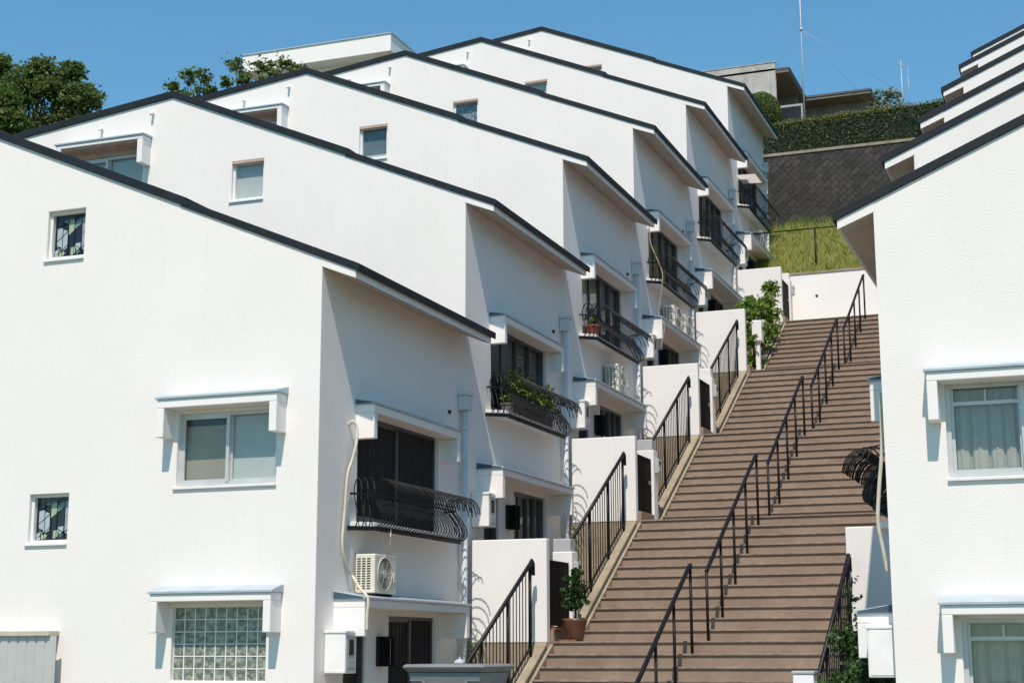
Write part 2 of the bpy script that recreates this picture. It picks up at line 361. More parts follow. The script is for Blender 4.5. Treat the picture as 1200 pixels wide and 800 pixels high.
def lace_folds(mb, fn, a0, a1, b0, b1, d):
    n = 150; vs = []
    for k in range(n + 1):
        a = a0 + (a1 - a0) * k / n; f = (a - a0) * 46 + 1.1 * math.sin((a - a0) * 9)
        off = .085 * (abs(math.sin(f * .5)) ** .3 - 1) + .006 * math.sin(f * 3.1)
        vs += [fn(a, d - off, b0), fn(a, d - off * .7, (b0 + b1) / 2), fn(a, d - off * .35, b1)]
    mb.add(vs, [(3 * k + j, 3 * k + 3 + j, 3 * k + 4 + j, 3 * k + 1 + j) for k in range(n) for j in (0, 1)], True)
def window(root, fn, a0, a1, b0, b1, style, name='window', sill=True):
    """a: along the wall, d: depth inwards, b: height. The window frame with panes, curtain and sill below it."""
    w = .04 if a1 - a0 > .8 else .035
    fm = {'bronze': M_BRONZE, 'screen': M_BRONZE}.get(style.split('_')[0], M_ALU if a1 - a0 > .8 else M_ALUW)
    f = MB(); d0, d1 = .055, .125
    f.mbox(fn, a0, a0 + w, d0, d1, b0, b1); f.mbox(fn, a1 - w, a1, d0, d1, b0, b1)
    f.mbox(fn, a0 + w, a1 - w, d0, d1, b1 - w, b1); f.mbox(fn, a0 + w, a1 - w, d0, d1, b0, b0 + w * 1.2)
    am = (a0 + a1) / 2
    two = a1 - a0 > .8
    ia0, ia1, ib0, ib1 = a0 + w, a1 - w, b0 + w * 1.2, b1 - w
    if two:
        f.mbox(fn, am - .03, am + .012, d0 - .012, d1 - .035, ib0, ib1); f.mbox(fn, am - .01, am + .034, d1 - .034, d1 - .004, ib0, ib1)
        f.mbox(fn, ia0, am - .03, d0 + .002, d1 - .04, ib0, ib0 + .035); f.mbox(fn, ia0, ia0 + .03, d0 + .004, d1 - .04, ib0 + .035, ib1)
        f.mbox(fn, ia0 + .03, am - .03, d0 + .004, d1 - .04, ib1 - .028, ib1)
        f.mbox(fn, am + .034, ia1, d1 - .03, d1 - .006, ib0, ib0 + .035); f.mbox(fn, ia1 - .028, ia1, d1 - .03, d1 - .006, ib0 + .035, ib1)
    if 'lace' in style:
        bt = ib1 - .12
        f.mbox(fn, ia0 + .03, am - .03, d0 + .006, d1 - .03, bt - .035, bt); f.mbox(fn, am + .034, ia1 - .028, d1 - .032, d1 - .008, bt - .035, bt)
        for q in ((ia0 + am) / 2, (am + ia1) / 2): f.mbox(fn, q - .008, q + .008, d0 + .01, d1 - .03, bt, ib1 - .02)
    if style.startswith('bronze'):
        for q in (.25, .75): f.mbox(fn, a0 + (a1 - a0) * q - .02, a0 + (a1 - a0) * q + .02, d0 + .006, d1 - .02, ib0, ib1)
    win = f.build(name, fm, root)
    if sill:
        MB().mbox(fn, a0 - .03, a1 + .01, -.028, .13, b0 - .03, b0 - .002).build('sill', M_ALUW, win, bevel=.004)
    if style == 'leaded':
        MB().mbox(fn, ia0, ia1, .112, .118, ib0, ib1).build('dark_glass', MATS['lead_dark'], win)
        def uv(p, d): return fn(ia0 + (ia1 - ia0) * p[0], d, ib1 - (ib1 - ib0) * p[1])
        for mname, polys in LEAD.items():
            for pl in polys: MB().prism(pl, uv, .106, .1115).build('coloured_glass', MATS[mname], win)
        g = MB()
        for (p, q) in LEADLINES: g.bar(uv(p, .104), uv(q, .104), .005)
        g.build('lead_came', M_BLACK, win)
    else:
        gl = MB()
        if two: gl.mbox(fn, ia0, am - .005, .082, .086, ib0, ib1); gl.mbox(fn, am + .005, ia1, .106, .110, ib0, ib1)
        else: gl.mbox(fn, ia0, ia1, .10, .104, ib0, ib1)
        gl.build('pane', M_GLASSD if style.startswith(('bronze', 'screen')) else M_GLASS, win)
    def board(m, p0, p1, q0, q1, d=.15, nm='blind', fold=True):
        g = MB()
        if fold: folds(g, fn, p0, p1, q0, q1, d)
        else: g.mbox(fn, p0, p1, d, d + .01, q0, q1)
        g.build(nm, m, win, recalc=False)
    if style == 'sliding':
        board(M_BEIGEBLIND, ia0, am, ib0, ib1 - .10, .125, fold=False); board(M_BLUEBLIND, am, ia1, ib0, ib1, .128, 'curtain', False)
        MB().mbox(fn, ia0, am, .14, .15, ib0, ib1).build('room', M_INSIDE, win)
    elif style == 'lace': folds_big = MB(); lace_folds(folds_big, fn, ia0, ia1, ib0 + .03, ib1, .15); folds_big.build('lace_curtain', M_LACE, win, recalc=False)
    elif style == 'frost': board(M_BLUEBLIND, ia0, ia1, ib0, ib1, .125, fold=False)
    elif style == 'dark': board(M_DIMBLUE, ia0, ia1, ib0 + .12 * (ib1 - ib0), ib1, .13, fold=False); board(M_BLUEBLIND, ia0, ia1, ib0, ib0 + .12 * (ib1 - ib0), .125, fold=False)
    elif style == 'pattern': board(M_PATTERN, ia0, ia1, ib0, ib1, .125, 'patterned_film', False)
    elif style == 'screen': board(M_SCREEN, ia0, ia1, ib0, ib1, .075, 'mesh_screen', True)
    elif style == 'bronze_grey': board(M_GREYBLIND, ia0, ia1, ib0, ib1, .16, 'curtain')
    elif style == 'bronze_white':
        board(M_WHITEBLIND, ia0 + .12, ia0 + .55, ib0, ib1, .15, 'curtain'); board(M_GREYBLIND, ia0 + .56, ia1, ib0, ib1, .16, 'curtain')
    elif style == 'bronze_green': board(M_GREENBLIND, ia0, ia0 + .9, ib0, ib1, .15, 'curtain'); board(M_GREYBLIND, ia0 + .91, ia1, ib0, ib1, .16, 'curtain')
    return win
plain('lead_dark', (.012, .009, .016), .15, .3, 9., 0, 0, .6)
plain('lead_pale_blue', (.36, .44, .46), .2, .12, 9.); plain('lead_green', (.33, .40, .27), .2, .12, 9.)
plain('lead_teal', (.14, .24, .22), .2, .12, 9.); plain('lead_grey', (.30, .32, .40), .2, .12, 9.)
M_DIMBLUE = plain('dim_blue_blind', (.10, .15, .19), .7, .1, 4.)
def mat_pattern():
    m, nt, b = new_mat('patterned_film'); v = coords(nt)
    vo = nd(nt, 'ShaderNodeTexVoronoi'); vo.inputs['Scale'].default_value = 26; nt.links.new(v, vo.inputs['Vector'])
    nt.links.new(ramp(nt, vo.outputs['Distance'], [(.2, (.45, .52, .56)), (.5, (.08, .13, .18))]), b.inputs['Base Color']); return m
M_PATTERN = mat_pattern()
def mat_lace():
    m, nt, b = new_mat('lace_curtain'); v = coords(nt)
    vo = nd(nt, 'ShaderNodeTexVoronoi'); vo.inputs['Scale'].default_value = 30; vo.feature = 'DISTANCE_TO_EDGE'; nt.links.new(v, vo.inputs['Vector'])
    n = noise(nt, coords(nt), 40., 3)
    col = ramp(nt, vo.outputs['Distance'], [(.02, (.42, .44, .41)), (.12, (.33, .36, .34))])
    nt.links.new(mix(nt, .25, col, ramp(nt, n, [(.35, (.28, .30, .28)), (.7, (.46, .48, .44))])), b.inputs['Base Color']); b.inputs['Roughness'].default_value = .9; return m
M_LACE = mat_lace()
def _n(pts): return [((x - 525) / 275, (y - 165) / 365) for x, y in pts]
LEAD = {
 'lead_pale_blue': [_n([(545, 275), (588, 270), (590, 492), (545, 415)]), _n([(594, 285), (632, 302), (632, 445), (594, 470)]), _n([(703, 418), (745, 412), (745, 450), (722, 478), (703, 450)]), _n([(530, 470), (560, 455), (560, 520), (535, 528)])],
 'lead_green': [_n([(642, 205), (688, 200), (688, 298), (642, 338)]), _n([(665, 450), (700, 440), (702, 505), (665, 516)]), _n([(566, 455), (620, 480), (600, 515), (570, 520)])],
 'lead_teal': [_n([(590, 215), (638, 206), (638, 245)]), _n([(692, 235), (750, 200), (750, 248), (692, 290)]), _n([(545, 425), (585, 440), (560, 470)]), _n([(705, 470), (745, 480), (720, 508)])],
 'lead_grey': [_n([(756, 200), (795, 185), (795, 310), (756, 330)]), _n([(756, 335), (795, 316), (795, 490), (756, 465)])]}
LEADLINES = [tuple(_n(q)) for q in [[(545, 275), (750, 165)], [(530, 400), (640, 300)], [(540, 420), (640, 500)], [(545, 500), (640, 420)], [(690, 430), (795, 490)], [(690, 510), (795, 430)], [(592, 200), (592, 528)], [(640, 200), (640, 528)], [(690, 200), (690, 525)], [(753, 180), (753, 515)]]]

def canopy(root, fn, a0, a1, top, bot, out, under, rise=.28, ct=.095):
    """Concrete hood with two dropped cheeks (d negative is outwards) and a sloping metal cap."""
    c = MB()
    c.mbox(fn, a0, a0 + ct, -out, 0.02, bot, under); c.mbox(fn, a1 - ct, a1, -out, 0.02, bot, under)
    c.mbox(fn, a0, a1, -out, .02, under, top - .012)
    h = c.build('canopy', M_PLASTER, root, bevel=.008)
    k = MB()
    e = .02
    p = [(-out - e, top - .012), (-out - e, top + .014), (-.002, top + .014 + rise * out), (-.002, top - .012)]
    k.prism(p, lambda q, t: fn(t, q[0], q[1]), a0 - e, a1 + e)
    k.build('flashing', M_FLASH, h, bevel=.003)
    p = [(-out + .01, top - .004), (-out + .01, top + .010), (-.006, top + .008 + rise * out), (-.006, top - .004)]
    for q0, q1 in ((a0 - e - .003, a0 - e + .01), (a1 + e - .01, a1 + e + .003)):
        MB().prism(p, lambda q, t: fn(t, q[0], q[1]), q0, q1).build('flashing_end', M_GAPSHADE if rise < .2 and out > .2 and top < 5 else M_FLASH, h)  # front canopies: dark piece paints the shaded gap at the cap's end
    return h

PROFILE = [(0, 0), (.07, .02), (.108, .06), (.118, .11), (.095, .185), (.03, .28), (-.035, .36), (-.052, .42), (-.035, .485), (.03, .54), (.10, .565), (.175, .555), (.24, .505), (.285, .43), (.305, .34)]
def bar_mesh(s):
    mb = MB(); P = PROFILE
    pts = []
    for k in range(len(P) - 1):
        pts += [P[k], ((P[k][0] + P[k + 1][0]) / 2, (P[k][1] + P[k + 1][1]) / 2)]
    pts = P
    mb.tube([(s * o, 0, z) for o, z in pts], .0074, 6)
    return mb.mesh('bar', M_BLACK)
BARS = {1: bar_mesh(1), -1: bar_mesh(-1)}
def railing(loc, s, label, tips=True):
    t = thing('balcony_railing', label, 'railing', loc, 'curled iron balcony railings')
    A, B, C, D = (.0, .77), (.245, .97), (.245, 3.52), (.0, 3.62)
    zb = 1.43
    def pl(o): return [(s * (A[0]), A[1] - o, 0), (s * (B[0] + o), B[1] - o * .4, 0), (s * (C[0] + o), C[1] + o * .4, 0), (s * D[0], D[1] + o * .2, 0)]
    for nm, o, z, w, h in (('bottom_rail', .012, zb - .01, .03, .05), ('waist_rail', -.035, zb + .395, .010, .024)):
        p = pl(o); m = MB()
        for k in range(2 if nm == 'bottom_rail' else 3): m.bar((p[k][0], p[k][1], z), (p[k + 1][0], p[k + 1][1], z), w, h)
        m.build(nm, M_BLACK, t)
    n = 30
    spots = [(B[0], B[1] + (C[1] - B[1]) * (k + .0) / n, 0.) for k in range(n + 1)]
    for k in range(1, 4):
        q = k / 4
        spots.append((A[0] + (B[0] - A[0]) * q, A[1] + (B[1] - A[1]) * q, -50.)); spots.append((D[0] + (C[0] - D[0]) * q, D[1] + (C[1] - D[1]) * q, 50.))
    for (u, y, a) in spots:
        b = link('bar', BARS[s], t, (s * u, y, zb)); b.rotation_euler = (R(random.uniform(-1.2, 1.2)), R(random.uniform(-.8, .8)), R(s * a + random.uniform(-2, 2)))
    return t

def house(k, s, x, y, z, w, label, full=True, first=False, styles=('bronze_grey',), gwin='frost'):
    root = thing('terraced_house', label, 'house', (x, y, z + FLOOR), 'white terraced houses')
    def L(mb_fn): return mb_fn
    o = -FLOOR                                           # local z = measured z + 1.80
    G = lambda a, d, b: (s * a, d, b + o)                # gable wall
    F = lambda a, d, b: (-s * d, a, b + o)               # front wall
    ub = -9.2
    poly = [(0, -6.5 if first else -3.2), (0, ztop(0) - .06), (-4.96, ztop(-4.96) - .06), (ub, ztop(ub) - .06), (ub, -6.5 if first else -3.2)]
    wall = MB().prism(poly, lambda p, t: (s * p[0], t, p[1] + o), 0, w - .006)
    cut = MB(); H = .30
    def gh(a0, a1, b0, b1): cut.mbox(G, a0, a1, -.2, H, b0, b1)
    def fh(a0, a1, b0, b1): cut.mbox(F, a0, a1, -.2, H, b0, b1)
    GW = [(-3.86, -3.31, 4.79, 5.41, gwin)]
    if first: GW += [(-3.90, -3.34, 1.29, 1.88, gwin if s > 0 else 'frost')]
    CW = []                                              # windows below canopies on the gable
    if first:
        if s > 0: CW += [(-1.857, -.535, 1.89, 2.75, 'sliding')]
        else: CW += [(-1.905, -.565, 1.79, 2.66, 'lace'), (-1.94, -.60, -.36, .53, 'lace')]
    for g in GW + CW: gh(*g[:4])
    if first and s > 0: gh(-1.834, -.608, -.31, .512)
    if s > 0: gh(-6.86, -5.46, 5.15, 5.87)
    if full:
        fh(.99, 3.40, 1.51, 2.80); fh(.72, 1.30, FLOOR + .02, .44); fh(1.92, 3.36, FLOOR + .12, .44)
    carve(wall, cut, 'wall', M_STUCCO, root, .012)
    # roof: dark sheet with a lapped joint, folded down over the verge and the eave
    ov = .47 if s > 0 else .385; ew_ = ov - .04
    for nm, ua, ubk, up in (('roof', ov, -1.93, 0), ('upper_roof', -1.86, ub - .25, .036)):
        ps = [ua] + [q for q in (-4.96,) if ubk < q < ua] + [ubk]
        pr = [(q, ztop(q) + up) for q in ps] + [(q, ztop(q) + up - .094 - up * .5) for q in reversed(ps)]
        MB().prism(pr, lambda p, t: (s * p[0], t, p[1] + o), -.022 - (.006 if up else 0), w - .012 - (.006 if up else 0)).build(nm, M_ROOF, root, bevel=.006)
    ev = MB()
    ev.prism([(-.012, ztop(-.012) - .095), (ew_, ztop(ew_) - .095), (ew_, ztop(ew_) - .185), (-.012, ztop(-.012) - .195)], lambda p, t: (s * p[0], t, p[1] + o), -.003, w - .10)
    ev.build('eave', M_STUCCO, root)
    MB().prism([(0.006, ztop(0) - .1975), (ew_ - .03, ztop(ew_ - .03) - .1905), (ew_ - .03, ztop(ew_ - .03) - .197), (.006, ztop(0) - .204)], lambda p, t: (s * p[0], t, p[1] + o), .03, w - .13).build('soffit', M_SOFFIT, root)
    for (a0, a1, b0, b1, st) in GW:
        wn_ = window(root, G, a0, a1, b0, b1, st)
        if not first: MB().mbox(G, a0 + .002, a1 - .002, .0, .054, b1 - .035, b1 - .002).build('bounce_tint_board', M_LININGBOUNCE, wn_)  # added brown strip paints bounced light on the window's top reveal
    for (a0, a1, b0, b1, st) in CW: window(root, G, a0, a1, b0, b1, st)
    if first:
        if s > 0:
            canopy(root, G, -2.00, -.42, 2.905, 2.45, .235, 2.79); canopy(root, G, -1.98, -.42, .67, .222, .25, .57)
            bw = MB(); nx, nz = 9, 6; a0, a1, b0, b1 = -1.834, -.608, -.31, .512
            grid = MB(); dx, dz = (a1 - a0) / nx, (b1 - b0) / nz
            for i in range(nx + 1): grid.mbox(G, a0 + dx * i - .006, a0 + dx * i + .006, .06, .12, b0, b1)
            for j in range(nz + 1): grid.mbox(G, a0, a1, .062, .12, b0 + dz * j - .006, b0 + dz * j + .006)
            gf = grid.build('glass_block_window', M_ALUW, root)
            for i in range(nx):
                for j in range(nz): bw.mbox(G, a0 + dx * i + .006, a0 + dx * (i + 1) - .006, .068, .12, b0 + dz * j + .006, b0 + dz * (j + 1) - .006)
            bw.build('glass_blocks', M_BLOCK, gf, bevel=.004)
        else:
            canopy(root, G, -2.04, -.43, 2.76, 2.30, .22, 2.66); canopy(root, G, -2.07, -.455, .655, .222, .24, .556)
    if s > 0:
        canopy(root, G, -6.95, -5.33, 5.975, 5.515, .24, 5.90, .06)
        MB().mbox(G, -6.84, -5.44, -.2, .0, 5.872, 5.899).build('canopy_lining', M_LININGBOUNCE, root)
        MB().mbox(G, -6.86, -5.46, .02, .06, 5.77, 5.868).build('window_lintel', M_LININGBOUNCE, root)
        window(root, G, -6.86, -5.46, 5.15, 5.77, 'sliding_frost', sill=False)
        MB().mbox(G, -6.8, -5.5, .14, .15, 5.2, 5.75).build('blind', M_BLUEBLIND, root)
        for a, hz_ in ((-6.25, 6.22), (-5.31, 6.36)):
            MB().tube([G(a, .02, hz_), G(a, -.05, hz_ + .01), G(a, -.07, hz_ - .005), G(a, -.07, hz_ - .035)], .022, 8).build('vent_hook', M_PLASTER, root)
    if full:
        canopy(root, F, .93, 3.58, 2.90, 2.48, .24, 2.79, .17)
        canopy(root, F, .45, 3.55, .605, .18, .39, .50, .17, ct=.10)
        fl = MB().prism([(0, .77), (.24, .97), (.24, 3.52), (0, 3.62)], lambda p, t: (s * p[0], p[1], t + o), 1.425, 1.495)
        fl.build('balcony_floor', M_PLASTER, root, bevel=.004)
        window(root, F, .99, 3.40, 1.51, 2.80, styles[0], 'balcony_door', sill=False)
        window(root, F, 1.92, 3.36, FLOOR + .12, .44, 'screen' if first and s > 0 else 'bronze_grey', 'terrace_window', sill=False)
        d = MB().mbox(F, .74, 1.28, .10, .15, FLOOR + .02, .43); door = d.build('door', M_DOOR, root)
        e = MB().mbox(F, .72, .76, .04, .1, FLOOR + .02, .44); e.mbox(F, 1.26, 1.30, .04, .1, FLOOR + .02, .44); e.mbox(F, .76, 1.26, .04, .1, .40, .44)
        e.build('door_frame', M_BRONZE, door)
        MB().mbox(F, 1.18, 1.20, .04, .10, -.9, -.7).build('handle', M_BRASS, door)
        # rain pipe with hopper
        pr = [(s * .07, 4.13, 1.80 + o - 4.9 if not first else -.2), (s * .07, 4.13, 3.3 + o)]
        dp = MB().tube(pr, .042, 10)
        for zz in (3.0, 1.75, .55): dp.tube([(s * .07, 4.13, zz + o), (s * .07, 4.13, zz + .05 + o)], .05, 10)
        pipe = dp.build('drainpipe', M_PIPE, root)
        hp = MB().box(s * .005, s * .15, 4.04, 4.22, 3.27 + o, 3.47 + o); hp.box(s * .003, s * .17, 4.02, 4.24, 3.472 + o, 3.53 + o)
        hp.build('hopper', M_PIPE, pipe, bevel=.008)
        MB().tube([(0, 3.72, 3.20 + o), (s * .03, 3.72, 3.19 + o)], .028, 8).build('vent_stub', M_ACDARK, root)
    return root

ORD = ['nearest white stucco house on the left with glass block window and small leaded windows',
       'second white stucco house up the left row with leafy flower box on its balcony',
       'white stucco house in the left row with a terracotta pot on its balcony',
       'left row white stucco house with two air conditioners side by side on its canopy',
       'white stucco house just below the topmost one of the left row with bare balcony',
       'topmost white stucco house of the left row with white awning over its balcony']
ST = ['screen', 'bronze_grey', 'bronze_white', 'bronze_green', 'bronze_grey', 'bronze_grey']
GWIN = ['leaded', 'frost', 'dark', 'pattern', 'frost', 'frost']
for i in range(6):
    house(i, 1, XL, Y0 + S * i, RISE * i, S, ORD[i], True, i == 0, (ST[i],), GWIN[i])
    railing((XL, Y0 + S * i, RISE * i), 1, 'black curled iron balcony railing on the ' + HOUSE[i])
# right row: mirror plan, measured house by house
XR = -1.92
RY = [14.8, 18.75, 23.35, 27.78, 32.4, 36.5, 40.8]
RZ = [-.24, 1.52, 3.50, 5.52, 7.62, 9.42]
RLAB = ['nearest white stucco house on the right with lace curtained windows under canopies', 'second white house of the right row, its eave showing just above the nearest right roof',
        'third white house of the right row counted up from the nearest right roof', 'fourth white house of the right row, below the two small topmost gables', 'white house second from the top of the right row of roofs', 'topmost and farthest white house of the right row against the sky']
for i in range(6):
    house(i, -1, XR, RY[i], RZ[i], RY[i + 1] - RY[i], RLAB[i], i == 0, i == 0, ('bronze_grey',), 'frost')
railing((XR, RY[0], -.02), -1, 'black curled iron balcony railing sticking out beside the nearest right house')

# ------------------------------------------------------------------ fixtures on the left houses
def ac_unit(loc, label, s=1, fans=1, h=.45, w=.58, d=.25):
    t = thing('air_conditioner', label, 'air conditioner', loc, 'air conditioners on the canopies')
    c = MB().box(0, s * d, 0, w, .03, .03 + h); c.build('casing', M_ACBODY, t, bevel=.012)
    f = MB(); 
    for yy in (.06, w - .1): f.box(s * .02, s * (d - .02), yy, yy + .04, 0, .032)
    f.build('feet', M_ACDARK, t)
    sl = MB(); n = 13
    for r_ in range(n):
        zz = .03 + h * (.1 + .82 * r_ / n)
        for q in range(3): sl.box(s * d * (.1 + .25 * q), s * d * (.1 + .25 * q + .17), -.002, .01, zz, zz + h * .035)
    sl.build('side_vents', M_ACDARK, t)
    for q in range(fans):
        fr = min(.19 * w / .58, h / fans * .42); cy = w * .42; cz = .03 + h * (q + .5) / fans
        disc = MB(); N = 28
        P = lambda r, a, x: (s * x, cy + r * math.cos(a), cz + r * math.sin(a))
        disc.add([P(fr, 2 * math.pi * j / N, d + .003) for j in range(N)], [tuple(range(N))])
        fo = disc.build('fan_opening', M_ACDARK, t, recalc=False)
        g = MB()
        for rr in [fr * (1 - .13 * k) for k in range(7)]:
            g.tube([P(rr, 2 * math.pi * j / 24, d + .012) for j in range(25)], .004 if rr < fr else .009, 5, False)
        for j in range(6): g.bar(P(fr * .2, 2 * math.pi * j / 6, d + .012), P(fr, 2 * math.pi * j / 6, d + .012), .006)
        g.tube([P(0, 0, d + .004), P(0, 0, d + .018)], fr * .26, 14)
        g.build('fan_guard', M_ACGRILL, t)
    MB().box(s * (d - .06), s * (d + .012), w - .09, w - .02, .03 + h * .3, .03 + h * .55).build('valve_cover', M_ACBODY, t, bevel=.006)
    return t
ct = .645                                                 # canopy top at its outer part
ac_unit((XL + .05, Y0 + .88, ct), 'ivory air conditioner on the entrance canopy of the nearest left house')
y3 = Y0 + 2 * S; z3 = RISE * 2
ac_unit((XL + .06, y3 + 2.05, z3 + ct - .01), 'tall two-fan air conditioner above the third garden wall up the stairs', fans=2, h=.50, w=.60)
y4 = Y0 + 3 * S; z4 = RISE * 3
ac_unit((XL + .06, y4 + 1.75, z4 + ct - .01), 'nearer of two air conditioners side by side on one canopy', fans=1, h=.47, w=.64, d=.25)
ac_unit((XL + .06, y4 + 2.60, z4 + ct - .01), 'farther of two air conditioners side by side on one canopy', fans=1, h=.46, w=.62, d=.26)
ac_unit((XL + .06, Y0 + 5 * S + 2.2, RISE * 5 + ct - .01), 'air conditioner on the canopy of the topmost left house near the grass', fans=1, h=.47, w=.62)

def meter_box(loc, s, label, win=True):
    t = thing('meter_box', label, 'meter box', loc, 'white meter boxes by the house doors')
    MB().box(0, s * .26, 0, .28, 0, .45).build('housing', M_BOXW, t, bevel=.01)
    MB().box(-.0 * s, s * .275, -.012, .285, .44, .472).build('lid', M_BOXW, t, bevel=.006)
    if win:
        MB().box(s * .255, s * .264, .03, .25, .03, .42).build('cover_plate', M_BOXG, t, bevel=.004)
        MB().box(s * .26, s * .268, .09, .20, .20, .37).build('meter_window', M_DOOR, t, bevel=.004)
        MB().box(s * .26, s * .267, .07, .22, .06, .15).build('dial_plate', M_FLASH, t, bevel=.004)
    else:
        MB().box(s * .03, s * .24, -.006, .0, .02, .43).build('door', M_BOXW, t, bevel=.003)
    return t
for i in range(6):
    meter_box((XL + .005, Y0 + S * i + .23, RISE * i - .225), 1, 'white meter box beside the entrance door of the ' + HOUSE[i])
meter_box((XR - .005, RY[0] + .18, -.235), -1, 'white meter box at the corner of the nearest right house', False)

def wall_lamp(loc, label):
    t = thing('wall_lamp', label, 'lamp', loc, 'black box lamps by the entrances')
    MB().box(0, .05, 0, .20, 0, .35).build('back_plate', M_BLACK, t, bevel=.004)
    MB().box(.05, .16, .02, .065, 0, .35).box(.05, .16, .14, .185, 0, .35).build('side_blades', M_GATE, t, bevel=.003)
    MB().box(.052, .13, .068, .137, .02, .33).build('diffuser', M_BOXG, t)
    return t
for i in range(6): wall_lamp((XL + .002, Y0 + S * i + 1.56, RISE * i - .16), 'black box lamp between door and window of the ' + HOUSE[i])

def smooth_path(P, n=5):
    P = [Vector(p) for p in P]; out = []
    for k in range(len(P) - 1):
        a, b, c, d = P[max(k - 1, 0)], P[k], P[k + 1], P[min(k + 2, len(P) - 1)]
        for j in range(n):
            t = j / n; out.append(.5 * ((2 * b) + (c - a) * t + (2 * a - 5 * b + 4 * c - d) * t * t + (3 * b - a - 3 * c + d) * t ** 3))
    return out + [P[-1]]
M_OLDHOSE = plain('weathered_hose', (.30, .24, .17), .8, .3, 9.)
def hose(P, r, label, m=None):
    MBo = MB().tube(smooth_path(P), r, 8); o = MBo.build('coolant_hose', m or M_CREAM)
    return tag(o, label, 'hose', 'coolant hoses on the house fronts')
hose([(XL, Y0 + .74, 2.62), (XL + .06, Y0 + .73, 2.66), (XL + .10, Y0 + .76, 2.58), (XL + .11, Y0 + .73, 2.40), (XL + .08, Y0 + .69, 2.2), (XL + .05, Y0 + .64, 2.02), (XL + .04, Y0 + .60, 1.6), (XL + .04, Y0 + .56, 1.2), (XL + .05, Y0 + .68, .95), (XL + .08, Y0 + .76, .86), (XL + .26, Y0 + .58, .72), (XL + .41, Y0 + .48, .60), (XL + .415, Y0 + .46, .40), (XL + .415, Y0 + .46, .24)], .017,
     'cream coolant hose snaking down beside the dark screened balcony of the nearest left house')
hose([(XL, y4 + .80, z4 + 2.7), (XL + .06, y4 + .82, z4 + 2.66), (XL + .09, y4 + .84, z4 + 2.2), (XL + .34, y4 + .70, z4 + 1.6), (XL + .34, y4 + .66, z4 + 1.2), (XL + .30, y4 + .56, z4 + .7), (XL + .45, y4 + .42, z4 + .4), (XL + .36, y4 + .40, z4 - .05)], .011,
     'thin brownish coolant hose hanging past the balcony above the two air conditioners', M_OLDHOSE)
hose([(XR, RY[0] + .30, 2.4), (XR - .05, RY[0] + .30, 2.38), (XR - .06, RY[0] + .28, 1.9), (XR - .10, RY[0] + .28, 1.55), (XR - .13, RY[0] + .28, 1.2), (XR - .10, RY[0] + .3, .95), (XR - .07, RY[0] + .32, .72)], .019,
     'cream coolant hose running down the corner of the nearest right house')
for dy, lab in ((1.30, 'thin rope from the balcony down to the nearest air conditioner, left one'), (1.42, 'thin rope from the balcony down to the nearest air conditioner, right one')):
    yy = Y0 + dy; o = MB().tube([(XL + .22 + (dy - 1.3) * .6, yy - .10, 1.44), (XL + .24, yy - .02, 1.12)], .008, 6).build('rope', M_CREAM); tag(o, lab, 'rope', 'ropes holding the air conditioner')

# balcony pots, awning
def box_planter(loc, w, d, h, label, mat, leafmat, n, leaf, lh):
    t = thing('flower_box', label, 'planter', loc)
    p = MB().box(0, d, 0, w, 0, h); p.box(-.015, d + .015, -.015, w + .015, h - .03, h + .004); p.build('trough', mat, t, bevel=.008)
    P = np.concatenate([ball(n // 12, (d / 2 + random.uniform(-.05, .05), w * (k + .5) / 12, h + lh * random.uniform(.25, .6)), (.12, .13, lh * .55), .2) for k in range(12)])
    link('foliage', leaf_mesh('foliage', P, leaf, leafmat), t); return t
y2 = Y0 + S; z2 = RISE
box_planter((XL + .02, y2 + 1.35, z2 + 1.497), 1.75, .18, .17, 'long brown flower box full of green leaves on the second balcony', M_TROUGH, M_LEAFV, 4200, .055, .50)
def small_pot(loc, label):
    t = thing('flower_pot', label, 'flower pot', loc)
    MB().lathe([(.09, 0), (.125, .15), (.145, .152), (.145, .19), (.12, .19), (.115, .165)], 18).build('pot', M_TERRA, t)
    link('plant', leaf_mesh('plant', ball(160, (0, 0, .27), (.09, .09, .09), .1), .045, M_LEAFD), t); return t
small_pot((XL + .13, y3 + 1.15, z3 + 1.497), 'terracotta pot with a small plant standing on the third balcony')
sh = MB(); zz = RISE * 5; yy = Y0 + 5 * S
sh.prism([(.01, 2.215), (.50, 2.19), (.50, 2.197), (.01, 2.222)], lambda p, t: (p[0], t, p[1]), .68, 1.48)
aw = sh.build('awning', M_SHADE, None, (XL, yy, zz)); tag(aw, 'small white cloth awning over the topmost left balcony', 'awning')

# ------------------------------------------------------------------ stairs
XS0, XS1 = -7.02, -3.06
LN = [20.0 + S * k for k in range(-2, 5)]                 # y of each landing's nose
LZ = [.135 + RISE * k for k in range(-2, 5)]
TR, RH = .275, RISE / 12
prof = []; noses = []
ys, zs = LN[0], LZ[0]
for k in range(len(LN) - 1):
    y = LN[k] + 1.275; z = LZ[k]
    for j in range(12):
        noses.append((y, z + RH)); prof += [(y, z), (y, z + RH)]
        y += TR; z += RH
prof = [(LN[0] - 1.0, LZ[0] - .0)] + prof + [(LN[-1] + 1.75, LZ[-1]), (LN[-1] + 1.75, LZ[-1] - .6)]
low = [(p[0], p[1] - 1.2) for p in reversed(prof[:-1])]
st = MB()
